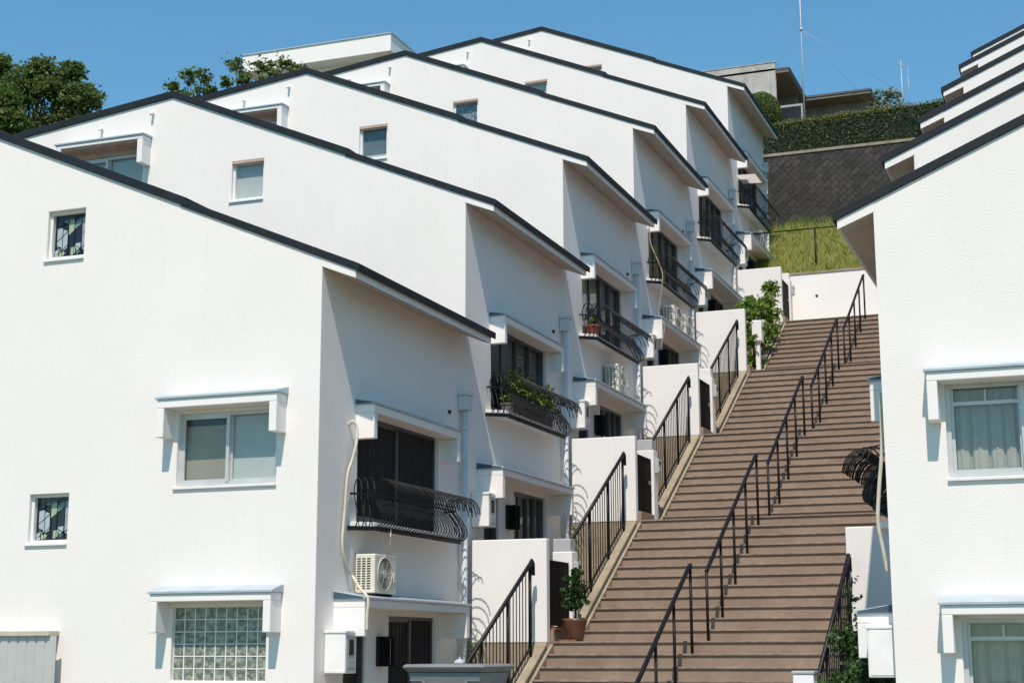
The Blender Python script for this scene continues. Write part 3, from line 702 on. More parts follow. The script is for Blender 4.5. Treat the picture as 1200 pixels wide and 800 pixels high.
# body as one quad strip per step: risers and treads plus closed flanks
pts = prof[:-1]
for k in range(len(pts) - 1):
    a, b = pts[k], pts[k + 1]
    st.add([(XS0, a[0], a[1]), (XS1, a[0], a[1]), (XS1, b[0], b[1]), (XS0, b[0], b[1])], [(0, 1, 2, 3)])
    for X in (XS0, XS1):
        if b[0] > a[0]: st.add([(X, a[0], a[1]), (X, b[0], b[1]), (X, b[0], b[1] - 1.5), (X, a[0], a[1] - 1.5)], [(0, 1, 2, 3)])
tag(st.build('stairway', M_STEP, recalc=False), kind='structure')
ns = MB()
for (y, z) in noses: ns.box(XS0 + .004, XS1 - .004, y - .023, y + .05, z - .017, z + .004)
tag(ns.build('step_nosing', M_NOSE, bevel=.003), kind='structure')

def kerb(x0, x1, k, nm='kerb', dy0=1.2, dy1=4.28, dz=0.):
    y0, y1 = LN[k] + dy0, LN[k] + dy1; f = lambda y: LZ[k + 1] - .01 + .585 * (y - (LN[k + 1]))
    m = MB(); N = 14
    zb = LZ[k] - 1.3
    top = [(y0 + (y1 - y0) * j / N) for j in range(N + 1)]
    poly = [(y, f(y) + .02 + dz) for y in top] + [(y1, zb + 1.2), (y0, zb)]
    m.prism(poly, lambda p, t: (t, p[0], p[1]), x0, x1)
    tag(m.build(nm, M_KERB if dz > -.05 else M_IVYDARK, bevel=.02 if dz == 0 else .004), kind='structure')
for k in range(1, 6):
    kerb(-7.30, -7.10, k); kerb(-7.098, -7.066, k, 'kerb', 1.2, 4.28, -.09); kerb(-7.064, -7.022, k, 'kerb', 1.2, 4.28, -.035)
for k in range(1, 3): kerb(-3.055, -2.82, k)

# ------------------------------------------------------------------ hand rails
def rail_obj(x, y0, z0, y1, z1, label, group, side=False, posts=5, foot=None):
    """foot(y) -> height of the surface below the rail at y."""
    t = thing('handrail', label, 'handrail', (x, y0, foot(y0)), group); o = Vector((x, y0, foot(y0)))
    g = lambda y: z0 + (z1 - z0) * (y - y0) / (y1 - y0)
    P = lambda y, z: (0, y - o.y, z - o.z)
    if side:
        m = MB().tube([P(y0, g(y0)), P(y1 - .06, g(y1 - .06)), P(y1, g(y1) + .012), P(y1 + .045, g(y1) - .02), P(y1 + .055, g(y1) - .18)], .027, 8)
    else:
        m = MB().tube([P(y0, g(y0) - .012), P(y0 + .02, g(y0) + .004), P(y1 - .05, g(y1) - .02), P(y1, g(y1)), P(y1 + .012, g(y1) - .035)], .028, 8)
    m.build('top_rail', M_BLACK, t)
    for j in range(posts):
        y = y0 + (y1 - y0) * j / (posts - 1)
        if side and j == posts - 1: y -= .06
        MB().tube([P(y, foot(y) - .02), P(y, g(y) - .005)], .020, 8).build('post', M_BLACK, t)
    if side:
        b0 = lambda y: foot(y) + .12
        MB().bar(P(y0, b0(y0)), P(y1 - .06, b0(y1 - .06)), .022, .03).build('bottom_rail', M_BLACK, t)
        n = int((y1 - y0) / .115)
        for j in range(1, n):
            y = y0 + (y1 - y0) * j / n
            MB().tube([P(y, b0(y)), P(y, g(y))], .0075, 6).build('baluster', M_BLACK, t)
    return t
def stepz(y):                                             # surface height of the stairs at y
    z = LZ[0]
    for (yn, zn) in noses:
        if y >= yn - .03: z = zn
    return z
MIDL = ['lowest of the centre handrails on the stairs', 'second lowest centre handrail on the stairs, level with the lowest gate', 'middle one of the five centre handrails on the stairs',
        'second highest centre handrail on the stairs', 'highest centre handrail on the stairs in front of the white end wall']
for q in range(5):
    k = q + 1                                             # from landing k to landing k+1
    ya, yb = LN[k] + .80, LN[k + 1] - .10 + .03
    rail_obj(-5.12, ya, LZ[k] + .93, yb, LZ[k + 1] + .965, 'black tubular ' + MIDL[q], 'centre handrails', foot=stepz)
SIDL = ['black barred handrail in front of the lowest garden wall on the left', 'black barred handrail in front of the second garden wall on the left', 'black barred handrail in front of the third garden wall on the left', 'black barred handrail in front of the fourth left garden wall below the vine']
for q in range(4):
    k = q + 1
    fo = lambda y, k=k: LZ[k + 1] + .01 + .585 * (y - LN[k + 1])
    ya, yb = LN[k] + 1.35, LN[k + 1] - .28
    rail_obj(-7.22, ya, fo(ya) + 1.20, yb, fo(yb) + 1.20, SIDL[q], 'side handrails', True, 4, fo)
fo = lambda y: LZ[2] - .04 + .585 * (y - (LN[2] - .70))
ya, yb = LN[1] + .75, LN[2] - .98
rail_obj(-2.95, ya, fo(ya) + 1.18, yb, fo(yb) + 1.18, 'black barred handrail at the right edge of the stairs beside the green bush', 'side handrails', True, 4, fo)

# ------------------------------------------------------------------ garden walls, gates, pillars
WL = ['lowest white garden wall on the left of the stairs', 'second lowest white garden wall on the left of the stairs', 'third white garden wall up the left of the stairs', 'fourth white garden wall up the left, right below the vine', 'topmost white garden wall on the left, behind the vine']
for i in range(5):
    y = Y0 + S * (i + 1); z = RISE * i
    t = thing('garden_wall', WL[i], 'garden wall', (-7.1, y, z + .125), 'white garden walls')
    MB().box(-1.08, 0, .0, .13, 0, 1.375).build('panel', M_FENCEWALL, t, bevel=.012)
    MB().box(-1.16, -.20, .01, .125, -1.95, -.002).build('base', M_KERB, t)
    if i < 5:
        GL = ['black gate beside the potted shrub', 'black gate beside the second lowest garden wall', 'black gate beside the third garden wall', 'black gate at the right end of the fourth garden wall, next to the vine', 'dark grey gate at the top of the stairs'][i]
        if i != 3:
            g = thing('garden_gate', GL, 'gate', (-7.11, y + .15, z + .30), 'gates along the stairs')
            MB().box(-.03, .0, .02, .76, .05, .90).build('panel', M_GATE, g)
            e = MB()
            for (a, b) in ((.0, .035), (.745, .78)): e.box(-.036, .008, a, b, 0, .92)
            e.box(-.036, .008, .035, .745, .89, .92); e.box(-.036, .008, .035, .745, .0, .04); e.box(-.02, .006, .36, .40, .04, .89)
            e.build('frame', M_GATE, g)
            MB().box(.005, .03, .62, .70, .48, .54).build('latch', M_BRASS, g, bevel=.004)
            pl = thing('gate_pillar', 'white pillar just above the ' + GL, 'gate pillar', (-7.22, y + .95, z + .14), 'white gate pillars')
            MB().box(-.13, .16, 0, .24, -.2, 1.24).build('shaft', M_FENCEWALL, pl, bevel=.012)
            cp = MB().box(-.13, .13, .02, .22, 1.242, 1.42); cp.build('cap', M_BOXG if i in (0, 1) else M_FENCEWALL, pl, bevel=.012)
            lb = thing('letter_box', 'letter box on the pillar by the ' + GL, 'letter box', (-7.22 + .162, y + 1.0, z + 1.0), 'letter boxes on the pillars')
            MB().box(0, .07, 0, .15, 0, .24).build('body', M_BOXG, lb, bevel=.008)
            MB().box(.07, .076, .02, .13, .15, .19).build('slot', M_ACDARK, lb); MB().box(.07, .078, .03, .08, .03, .10).build('intercom_plate', M_ALU, lb)
    # landing in front of the gate and paved terrace behind the wall
    m = MB().box(XL - .5, -7.024, y + .02, y + 1.30, z + .0, z + .128); tag(m.build('terrace', M_STEP), kind='structure')
    m = MB().box(XL - .5, -7.302, y + 1.301, y + S, z - .2, z + .128); tag(m.build('terrace', M_CONC), kind='structure')
    MBs = MB().box(-7.16, -7.06, y + .15, y + .94, z + .13, z + .295); 
    tag(MBs.build('door_step', M_STEP, bevel=.006), kind='structure')
    if i == 0:
        tt = MB().box(-7.13, -7.04, y + .17, y + .55, z + .297, z + .325).build('tile', M_TERRA); tag(tt, 'terracotta tile strip under the black gate beside the potted shrub', 'tile')
m = MB().box(XL - .5, -7.302, Y0 - 1.0, Y0 + S, FLOOR - .2, FLOOR + .0); tag(m.build('terrace', M_CONC), kind='structure')
# right side
t = thing('garden_wall', 'white garden wall jutting out left of the nearest right house', 'garden wall', (-2.0, 19.17, .12), 'white garden walls')
MB().box(-1.0, .08, 0, .13, 0, 1.35).build('panel', M_FENCEWALL, t, bevel=.012); MB().box(-.8, .08, .01, .12, -1.95, -.002).build('base', M_KERB, t)
pl = thing('gate_pillar', 'white pillar at the bottom edge beside the right handrail', 'gate pillar', (-2.86, 15.35, -1.79), 'white gate pillars')
MB().box(-.1, .1, 0, .2, 0, 1.58).build('shaft', M_FENCEWALL, pl, bevel=.01); MB().box(-.11, .11, -.01, .21, 1.582, 1.61).build('cap', M_BOXG, pl, bevel=.006)
m = MB().box(-2.818, XR + .5, 13.6, 19.17, -2.0, -1.80); tag(m.build('terrace', M_CONC), kind='structure')

# vine, post box at the fourth gate
V = []
yv = Y0 + 4 * S; zv = RISE * 3
cs = []
for (u, yy, zz, r) in [(-7.2, .35, .25, .3), (-7.2, .45, .8, .32), (-7.2, .6, 1.3, .3), (-7.2, 1.0, 1.55, .3), (-7.15, 1.0, .9, .38), (-7.15, 1.6, 1.2, .38), (-7.15, 1.5, 1.75, .32), (-7.15, 2.1, 1.7, .38), (-7.15, 2.7, 2.0, .36), (-7.12, 3.2, 2.25, .32), (-7.12, 3.5, 2.6, .24), (-7.12, 3.0, 1.5, .4), (-7.12, 2.4, 1.2, .36), (-7.12, 3.5, 1.9, .3), (-7.12, 1.2, .4, .3)]:
    cs.append(((u + 7.13, yy, zz), r * .8))
vt = thing('vine', 'leafy green vine climbing in front of the topmost left garden wall', 'vine', (-7.2, yv, zv + .13))
link('leaves', leaf_mesh('leaves', clumps(cs, 520, .5), .085, M_LEAFV), vt)
mm = MB()
for (c, r) in cs[:8]: mm.tube([(0, 1.2, 0), (c[0] * .5, (1.2 + c[1]) / 2, c[2] * .55), c], [.02, .014, .005], 6)
mm.build('stem', M_TRUNK, vt)
# support for the vine: the low wall that carries on behind it
yp = 33.55
pb = thing('post_box', 'white box on a post in front of the green vine', 'post box', (-6.98, yp, RISE * 3 + .135))
MB().box(-.05, .05, 0, .1, -.1, .75).build('post', M_FENCEWALL, pb, bevel=.01); MB().box(-.11, .11, -.06, .20, .75, 1.22).build('box', M_BOXW, pb, bevel=.02); MB().box(.11, .116, -.02, .16, 1.02, 1.08).build('slot', M_ACDARK, pb)

# potted shrub on the first landing
pt = thing('potted_shrub', 'round green shrub in a brown glazed pot on the lowest landing', 'potted plant', (-6.80, 20.24, .142))
MB().lathe([(.10, 0), (.125, .05), (.15, .20), (.165, .25), (.17, .265), (.17, .30), (.155, .30), (.15, .27)], 24).build('pot', plain('brown_glazed_pot', (.11, .05, .028), .35, .35, 8., .002), pt)
MB().tube([(0, 0, .25), (.015, 0, .36), (-.01, .01, .52)], [.022, .016, .012], 8).build('trunk', M_TRUNK, pt)
MB().lathe([(.15, .262), (.02, .275)], 20).build('soil', M_SOIL, pt)
link('crown', leaf_mesh('crown', clumps([((-.05, 0, .66), .12), ((.06, .04, .70), .12), ((0, -.02, .82), .11), ((-.06, .02, .52), .10), ((.07, 0, .54), .10), ((0, .05, .60), .12), ((0, -.06, .46), .08), ((.03, 0, .90), .07)], 330, .5), .05, M_LEAFP), pt)
tag(MB().box(-6.95, -6.72, 20.02, 20.07, .142, .165).build('tile', M_TERRA), 'terracotta tile lying in front of the brown glazed pot', 'tile')

# bushes by the right rail
bu = thing('bush', 'green leafy bush beside the handrail at the bottom of the nearest right house', 'bush', (-2.40, 15.95, -1.56))
cs = [((dx, dy, dz), r) for dx, dy, dz, r in [(-.15, .2, 1.15, .28), (.1, .1, 1.25, .28), (.0, .5, 1.4, .25), (-.2, .7, 1.65, .22), (.22, .3, 1.0, .3), (-.1, .0, .8, .35), (.2, .0, .6, .4), (-.1, .1, .4, .4), (.05, .4, 1.55, .18)]]
link('foliage', leaf_mesh('foliage', clumps(cs, 1200, .5), .05, M_LEAFP), bu)
mm = MB()
for (c, r) in cs[:6]: mm.tube([(0, .2, 0), (c[0] * .6, c[1] * .6 + .08, c[2] * .55), c], [.018, .012, .005], 6)
mm.build('stem', M_TRUNK, bu)
cl = thing('climber', 'thin leafy climber on the right garden wall above the bush', 'climbing plant', (-2.72, 17.6, -1.1))
P = []
for q in range(26):
    zz = .8 + 1.1 * q / 26; P.append(ball(9, (.06 * math.sin(q * 1.3) + .0, .05 * math.cos(q), zz), .07, .1))
link('leaves', leaf_mesh('leaves', np.concatenate(P), .05, M_LEAFD), cl)
MB().tube([(0, 0, -.6), (.04, 0, .6), (-.03, .03, 1.3), (.02, 0, 1.9)], .008, 6).build('stem', M_TRUNK, cl)
# creeper at the foot of the first rain pipe
cl = thing('climber', 'small creeper at the foot of the rain pipe by the lowest garden wall', 'climbing plant', (-8.12, 19.80, -1.8))
P = np.concatenate([ball(14, (.04 * math.sin(q), .03 * math.cos(q * 2), 1.0 + .95 * q / 16), .07, .1) for q in range(16)])
link('leaves', leaf_mesh('leaves', P, .05, M_LEAFD), cl); MB().tube([(0, 0, 0), (.03, 0, 1.), (0, .02, 1.9)], .01, 6).build('stem', M_TRUNK, cl)

# ------------------------------------------------------------------ foreground bits
pe = thing('planter', 'grey moulded planter with a wide rim at the bottom edge', 'planter', (-5.02, 12.0, -3.9))
def frustum(mb, w0, d0, z0, w1, d1, z1):
    mb.add([(-w0, -d0, z0), (w0, -d0, z0), (w0, d0, z0), (-w0, d0, z0), (-w1, -d1, z1), (w1, -d1, z1), (w1, d1, z1), (-w1, d1, z1)],
           [(0, 3, 2, 1), (4, 5, 6, 7), (0, 1, 5, 4), (1, 2, 6, 5), (2, 3, 7, 6), (3, 0, 4, 7)])
zt = 3.9 - .095
MB().box(-.2, .2, -.2, .2, 0, zt - .50).build('pedestal', M_CONC, pe, bevel=.01)
b = MB(); frustum(b, .22, .22, zt - .498, .315, .315, zt - .06); b.build('tub', M_PLANTER, pe, bevel=.012)
b = MB(); frustum(b, .315, .315, zt - .058, .355, .355, zt - .02); frustum(b, .355, .355, zt - .0195, .335, .335, zt + .004); b.build('rim', M_PLANTER, pe, bevel=.008)
b = MB(); y_ = -.318
for (x0, x1, zz) in ((-.30, -.19, -.115), (-.18, .18, -.145), (.19, .30, -.115)): b.box(x0, x1, -.312, -.27, zt + zz - .012, zt + zz)
for x_ in (-.185, .185): b.bar((x_ - .012 * (1 if x_ < 0 else -1), -.30, zt - .12), (x_ + .012 * (1 if x_ < 0 else -1), -.30, zt - .145), .02)
b.build('moulding', M_PLANTER, pe)
MB().lathe([(.045, 0), (.046, .010), (.038, .026), (.02, .038), (.006, .042), (.003, .06)], 16, (.0, .0, zt + .0045)).build('finial', M_BOXG, pe)
sd = thing('storage_shed', 'pale grey sheet metal shed with beige cap at the bottom left', 'shed', (-12.7, 15.50, -4.2))
m = MB()
xx = -1.6
pts = []
while xx < 1.0:
    pts += [(xx, 0), (xx + .09, 0), (xx + .10, .012), (xx + .12, .012), (xx + .13, 0)]; xx += .13
m.add([(p[0], p[1], 0) for p in pts] + [(p[0], p[1], 4.4) for p in pts], [(k, k + 1, k + 1 + len(pts), k + len(pts)) for k in range(len(pts) - 1)])
m.box(-1.6, 1.0, .014, .16, 0, 4.395); m.build('wall_sheet', M_SHED, sd)
MB().box(-1.65, 1.045, -.04, .165, 4.4, 4.46).build('cap', M_SHEDCAP, sd, bevel=.006)

# ------------------------------------------------------------------ end wall, grass bank, retaining wall, hill
ew = thing('end_wall', 'white wall across the top of the stairs below the grass bank', 'wall', (-5.5, 38.95, 6.8))
MB().box(-2.6, 5.5, 0, .16, -.6, 2.60).build('panel', M_ENDWALL, ew); MB().box(-2.6, 5.5, -.02, .2, 2.602, 2.66).build('coping', M_KERB, ew)
MB().tube([(-1.05, -.012, 2.02), (-1.05, .01, 2.02)], .035, 12).build('weep_hole', M_ACDARK, ew)

YW = 43.5
def gz(y):
    P = [(-400, -7), (9, -7), (13.5, -4.2), (15.2, -4.0), (24.3, -.35), (38.94, 6.2), (39.08, 9.36), (YW + .15, 11.9), (YW + .35, 13.95), (46.3, 15.2), (50, 16.6), (54, 18.2), (64, 18.6), (600, 18.6)]
    for (a, za), (b, zb) in zip(P, P[1:]):
        if a <= y <= b: return za + (zb - za) * (y - a) / (b - a)
Ys = [-400, -100, 9, 13.5, 15.2] + list(np.linspace(17, 38.9, 10)) + [38.94, 39.08] + list(np.linspace(39.6, YW, 8)) + [YW + .15, YW + .35] + list(np.linspace(44.4, 64, 16)) + [100, 200, 600]
Xs = [-500, -150, -60] + list(np.linspace(-40, 20, 40)) + [60, 150, 500]
V = np.array([(x, y, gz(y)) for y in Ys for x in Xs]); nx = len(Xs)
F = np.array([(r * nx + c, r * nx + c + 1, (r + 1) * nx + c + 1, (r + 1) * nx + c) for r in range(len(Ys) - 1) for c in range(nx - 1)])
gr = link('ground', raw_mesh('ground', V, F, M_EARTH)); tag(gr, kind='structure')

def grass(n, x0, x1, y0, y1, h, mat, label, name='wild_grass', w=.008):
    x = rng.uniform(x0, x1, n); y = rng.uniform(y0, y1, n); z = np.array([gz(v) for v in y])
    pat = np.sin(x * 2.1) * np.cos(y * 3.3) + .5 * np.sin(x * 5.3 + y * 2)
    hh = h * (.55 + .5 * rng.random(n)) * (1 + .35 * pat)
    a = rng.uniform(0, 2 * math.pi, n); lean = rng.normal(size=(n, 2)) * .3 * hh[:, None]
    dx, dy = np.cos(a) * w, np.sin(a) * w
    V = np.stack([np.stack([x - dx, y - dy, z - .03], 1), np.stack([x + dx, y + dy, z - .03], 1),
                  np.stack([x + lean[:, 0] * .4 + dx * .6, y + lean[:, 1] * .4 + dy * .6, z + hh * .6], 1), np.stack([x + lean[:, 0], y + lean[:, 1], z + hh], 1),
                  np.stack([x + lean[:, 0] * .4 - dx * .6, y + lean[:, 1] * .4 - dy * .6, z + hh * .6], 1)], 1).reshape(-1, 3)
    o = link(name, raw_mesh(name, V, np.arange(5 * n).reshape(n, 5), mat)); tag(o, label, 'grass', None, 'stuff'); return o
grass(42000, -9.5, -1.0, 39.1, YW, .26, M_GRASS, 'tall yellow green grass on the bank above the white end wall')
grass(12000, -9.5, -1.0, 39.1, YW, .20, M_GRASSG, 'fresh green grass tufts among the dry grass on the bank', 'green_grass')
grass(900, -9.5, -1.0, YW - .5, YW, .5, M_GRASSG, 'taller weeds along the foot of the dark retaining wall', 'weeds')

# wire fence on the bank
wf = thing('bank_fence', 'black wire fence with one post in the grass bank', 'fence', (-6.6, 39.35, 9.5))
for dx in (-2.2, 0, 2.2, 4.4): MB().tube([(dx, 0, -.2), (dx, 0, 1.2)], .025, 8).build('post', M_BLACK, wf)
MB().tube([(-2.2, 0, 1.19), (4.4, 0, 1.19)], .016, 6).build('top_wire', M_BLACK, wf)

rw = thing('retaining_wall', 'dark stone retaining wall laid in diagonal blocks above the grass bank', 'retaining wall', (-6, YW, 11.4))
MB().prism([(0, -.5), (.35, 2.78), (.9, 2.78), (.9, -.5)], lambda p, t: (t, p[0], p[1]), -10, 9).build('blockwork', M_BLOCKS, rw)
MB().box(-10, 9, .32, .95, 2.782, 2.87).build('coping', M_KERB, rw, bevel=.01)

# ivy bank and hedge
n = 60000
x = rng.uniform(-13, 2.0, n); q = rng.random(n); y = YW + .75 + 1.55 * q
z = 14.25 + (1.36 + .022 * (x + 7)) * q + .05 * np.sin(x * 2.3) * np.sin(q * 5 + x) + .07 * rng.normal(size=n)
o = link('ivy', leaf_mesh('ivy', np.stack([x, y + .08 * rng.normal(size=n), z], 1), .052, M_LEAFI, .25)); tag(o, 'dark ivy covering the steep bank above the stone retaining wall', 'ivy', None, 'stuff')
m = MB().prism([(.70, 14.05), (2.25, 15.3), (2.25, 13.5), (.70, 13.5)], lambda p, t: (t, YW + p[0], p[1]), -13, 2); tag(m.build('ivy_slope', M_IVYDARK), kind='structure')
hg = thing('hedge', 'clipped yellow green hedge along the top of the ivy bank', 'hedge', (-5.5, YW + 2.55, 15.70)); hg.location.z = 15.64; hg.rotation_euler = (0, R(-1.4), 0)
n = 34000
P = np.stack([rng.uniform(-7.5, 7.5, n), rng.uniform(-.28, .35, n), .36 * rng.random(n) ** .6 + .02 * rng.normal(size=n)], 1); P[:, 2] += .03 * np.sin(P[:, 0] * 4)
link('foliage', leaf_mesh('foliage', P, .055, M_LEAFH, 1.2), hg)
m = MB().tube([(-7.5, -.3, .05), (7.5, -.36, -.03)], .014, 6); m.build('rail', M_BLACK, hg)
m = MB()
for q in range(16): m.tube([(-7.4 + q, .05, -.6), (-7.4 + q, .05, .25)], .02, 5)
m.build('stems', M_TRUNK, hg)
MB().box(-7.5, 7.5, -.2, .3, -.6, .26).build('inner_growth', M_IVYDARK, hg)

bs = thing('bush', 'round clipped bush in front of the concrete wall on the hill', 'bush', (-9.92, 49.5, 17.15))
P = ball(9000, (0, 0, .35), (.68, .68, .78), .86); link('foliage', leaf_mesh('foliage', P, .06, M_LEAFD, .5), bs)
MB().tube([(0, 0, -.4), (0, 0, .4)], .06, 6).build('stem', M_TRUNK, bs)
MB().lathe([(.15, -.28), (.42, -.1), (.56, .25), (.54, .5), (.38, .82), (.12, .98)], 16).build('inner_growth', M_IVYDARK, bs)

# hill house
hh = thing('hill_house', 'grey hillside house with flat eaves behind the hedge', 'house', (-9.0, 56, 18.2))
hz = 20.74 - 18.2
m = MB().prism([(-1.18, -2.0), (-.73, -2.0), (-.73, 1.3), (1.72, 1.3), (1.72, 7), (-3.6, 7), (-3.6, -2.0)], lambda p, t: (p[0], p[1], t), hz - .02, hz + .06); roof = m.build('roof', M_BRONZE, hh)
m = MB().prism([(-1.17, -1.98), (-.76, -1.98), (-.76, 1.33), (1.69, 1.33), (1.69, 6.9), (-3.58, 6.9), (-3.58, -1.98)], lambda p, t: (p[0], p[1], t), hz - .12, hz - .021); m.build('eave_board', M_EAVEBOARD, roof)
MB().box(-3.5, -1.0, .6, 6.5, -1, hz - .121).build('side_wall', M_GREYBLIND, hh)
MB().box(-1.0 + .002, 1.45, 2.2, 6.5, -1, hz - .121).build('wall', M_HOUSEWALL, hh)
f = MB().box(-.5, .95, 2.15, 2.2, .9, 1.85); wn = f.build('window', M_BRONZE, hh); MB().box(-.46, .2, 2.13, 2.15, .94, 1.8).box(.24, .91, 2.13, 2.15, .94, 1.8).build('pane', M_GLASSD, wn)
cw = thing('concrete_wall', 'tall weathered concrete slab wall on the hill at the house corner', 'wall', (-11.5, 54, 17.5))
MB().box(-1.6, 1.25, 0, .18, -.5, 3.53).build('slab', M_CONC, cw, bevel=.01)
MB().box(-1.6, 1.26, -.02, .2, 3.532, 3.56).build('coping', M_CONC, cw)
tr = thing('terrace_railing', 'pale framed railing with dark bars beside the concrete wall on the hill', 'railing', (-9.75, 54.1, 18.1))
e = MB().box(-.5, .42, 0, .06, 1.2, 1.28); e.box(.36, .42, 0.002, .058, 0, 1.2); e.box(-.5, -.46, .002, .058, 0, 1.2); e.box(-.46, .36, .01, .05, .5, .54); e.build('frame', M_RAIL, tr)
for k in range(9): MB().box(-.42 + .09 * k, -.40 + .09 * k, .02, .04, .54, 1.2).build('bar', M_BLACK, tr)
an = thing('antenna_mast', 'tall thin radio mast with guy wires behind the hill house', 'antenna', (-9.36, 54.6, 18.2))
MB().tube([(0, 0, 0), (0, 0, 3.4), (0, 0, 8.5)], [.032, .026, .014], 8).build('mast', M_MAST, an)
MB().tube([(0, 0, 4.15), (0, 0, 4.25)], .055, 8).build('collar', M_MAST, an)
for e in ((2.9, 2.5, 2.4), (1.9, 3.4, 2.2), (-2.5, 2.5, 2.4)): MB().tube([(0, 0, 4.2), e], .006, 5).build('guy_wire', M_MAST, an)
ta = thing('tv_antenna', 'small television antenna above the hedge on the hill', 'antenna', (-5.85, 54.5, 18.0))
MB().tube([(0, 0, 0), (0, 0, 2.65)], .016, 6).build('mast', M_MAST, ta); MB().tube([(.22, .1, 0.6), (.22, .1, 2.45)], .008, 5).build('stay_rod', M_MAST, ta)
m = MB(); m.tube([(-.14, 0, 2.55), (.28, .05, 2.42)], .01, 5)
for q in range(6): m.tube([(-.14 + .08 * q, -.09, 2.55 - .02 * q), (-.14 + .08 * q, .12, 2.55 - .02 * q)], .006, 4)
m.build('yagi', M_MAST, ta)
tree('tree', 'small pale leaved tree at the end of the hill house eave', 'tree', (-6.55, 55.5, 18.3), (0, 0, .8), [((0, 0, 1.2), .38), ((.35, 0, 1.45), .3), ((-.3, .1, 1.1), .32), ((.1, 0, 1.6), .25), ((-.25, 0, 1.55), .2)], 330, .085, M_LEAFY, .05)
tag(tree('shrub', 'little shrub at the foot of the television antenna', 'shrub', (-5.85, 53.8, 17.6), (0, 0, .9), [((0, 0, 1.3), .14)], 90, .05, M_LEAFY, .015))

# white building beyond the left roofs
wb = thing('white_building', 'white flat roofed building with deep parapet behind the left rooftops', 'building', (-28, 54, 14))
m = MB().box(-2.1, 4.2, -4.0, 9, 7.95, 8.62); rf = m.build('parapet', M_PLASTER, wb)
MB().box(-2.14, 4.24, -4.04, 9, 8.622, 8.66).build('coping', M_FLASH, rf)
MB().box(-1.6, 3.6, -3.3, 8, 0, 7.949).build('wall', M_PLASTER, wb)
f = MB().box(-1, 1, -3.36, -3.3, 5.2, 6.5); wn = f.build('window', M_BRONZE, wb); MB().box(-.9, .9, -3.38, -3.361, 5.3, 6.4).build('pane', M_GLASSD, wn)

# trees behind the left roofs
def T(x, y, z): return (x, y, z)
tree('tree', 'large dark green tree behind the left rooftops', 'tree', (-26.3, 33.0, 3.5), (0, 0, 6.5),
     [((1.6, 0, 10.95), .5), ((.75, 0, 11.3), .65), ((1.05, .3, 10.4), .65), ((-.3, 0, 11.5), .75), ((.1, .4, 10.4), .85), ((-1.2, 0, 11.8), .7), ((-1.0, 0, 10.5), 1.0), ((1.6, .2, 10.2), .55), ((1.25, 0, 11.75), .3), ((-.2, .3, 9.4), 1.0), ((1.2, 0, 9.4), .9), ((.2, 0, 11.9), .4)], 3000, .10, M_LEAFD, .22, spread=.42)
tree('tree', 'brighter green tree at the left edge in front of the dark tree', 'tree', (-25.9, 30.4, 2.4), (0, 0, 6.5),
     [((.75, 0, 11.15), .45), ((1.1, -.1, 10.6), .42), ((.3, 0, 10.6), .7), ((.45, 0, 12.15), .33), ((-.3, 0, 11.9), .6), ((-.5, 0, 11.2), .8), ((.7, 0, 9.8), .6), ((-.6, .2, 10.0), .9), ((.2, -.2, 9.2), .8), ((1.15, 0, 9.9), .35)], 2200, .105, M_LEAFB, .2, spread=.42)
tree('tree', 'thin leaved tree rising in front of the white flat roofed building', 'tree', (-22.0, 37.5, 5.5), (0, 0, 8.6),
     [((-.8, 0, 11.3), .36), ((-.5, 0, 10.8), .3), ((.1, 0, 11.0), .35), ((.65, 0, 11.05), .36), ((1.1, .1, 10.85), .28), ((.4, 0, 10.6), .35), ((1.5, .1, 10.55), .3), ((-.3, .1, 10.4), .4), ((-1.1, 0, 10.7), .25), ((.9, 0, 10.3), .4)], 300, .10, M_LEAFB, .07, spread=.5)
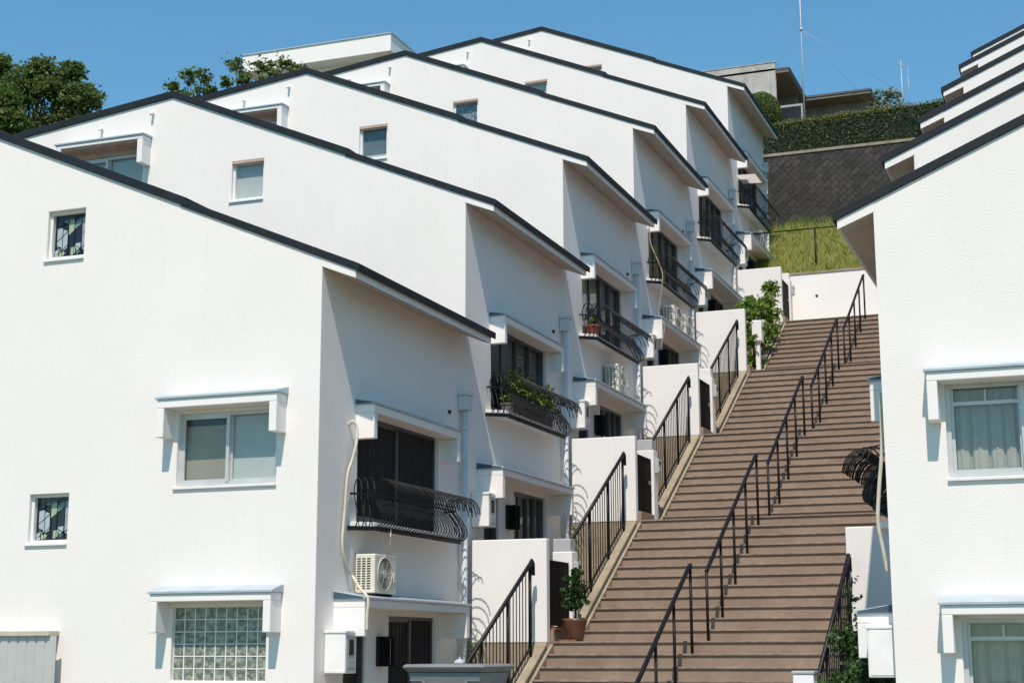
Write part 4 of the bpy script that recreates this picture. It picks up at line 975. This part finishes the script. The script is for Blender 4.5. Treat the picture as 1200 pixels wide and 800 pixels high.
tree('tree', 'smaller thin tree left of the white flat roofed building', 'tree', (-24.4, 37.5, 5.5), (0, 0, 8.6),
     [((-.5, 0, 10.85), .3), ((0, 0, 11.1), .32), ((.45, 0, 11.0), .3), ((.75, .1, 10.6), .25), ((-.2, 0, 10.5), .35), ((.4, 0, 10.4), .35), ((-.6, .1, 10.3), .3)], 300, .10, M_LEAFB, .06, spread=.5)

# ------------------------------------------------------------------ light, sky, camera
D = Vector((-.22, 1, -1.62)).normalized()
sun = bpy.data.lights.new('sun', 'SUN'); sun.energy = 4.8; sun.angle = R(.53); sun.color = (1, .855, .735)
so = bpy.data.objects.new('sun', sun); COL.objects.link(so); so.rotation_euler = D.to_track_quat('-Z', 'Y').to_euler(); so.location = (10, -30, 60)
w = bpy.data.worlds.new('World'); SC.world = w; w.use_nodes = True; nt = w.node_tree
bg = nt.nodes['Background']; sky = nt.nodes.new('ShaderNodeTexSky'); sky.sky_type = 'NISHITA'; sky.sun_disc = False
sky.sun_elevation = math.asin(-D.z); sky.sun_rotation = math.atan2(-D.x, -D.y); sky.air_density = 1.0; sky.dust_density = .3; sky.ozone_density = 1.0
nt.links.new(mix(nt, 1., sky.outputs[0], (.62, 1.04, 1.10), 'MULTIPLY'), bg.inputs['Color']); bg.inputs['Strength'].default_value = .136
cam = bpy.data.cameras.new('camera'); co = bpy.data.objects.new('camera', cam); COL.objects.link(co); SC.camera = co
cam.sensor_width = 36; cam.lens = 36 * 1840.19 / 1200; cam.clip_end = 2000; cam.clip_start = .1
rx = Vector((.93464748, .35556887, -.00220507)); dn = Vector((-.07099672, .1805381, -.98100227)); fw = Vector((-.34841577, .91704786, .1939837))
co.matrix_world = Matrix(((rx.x, -dn.x, -fw.x, 0), (rx.y, -dn.y, -fw.y, 0), (rx.z, -dn.z, -fw.z, 0), (0, 0, 0, 1)))
vs = SC.view_settings; vs.view_transform = 'Standard'; vs.look = 'None'; vs.exposure = .06; vs.gamma = 1; vs.use_curve_mapping = False
SC.render.engine = 'CYCLES'; SC.cycles.max_bounces = 8; SC.cycles.transparent_max_bounces = 12
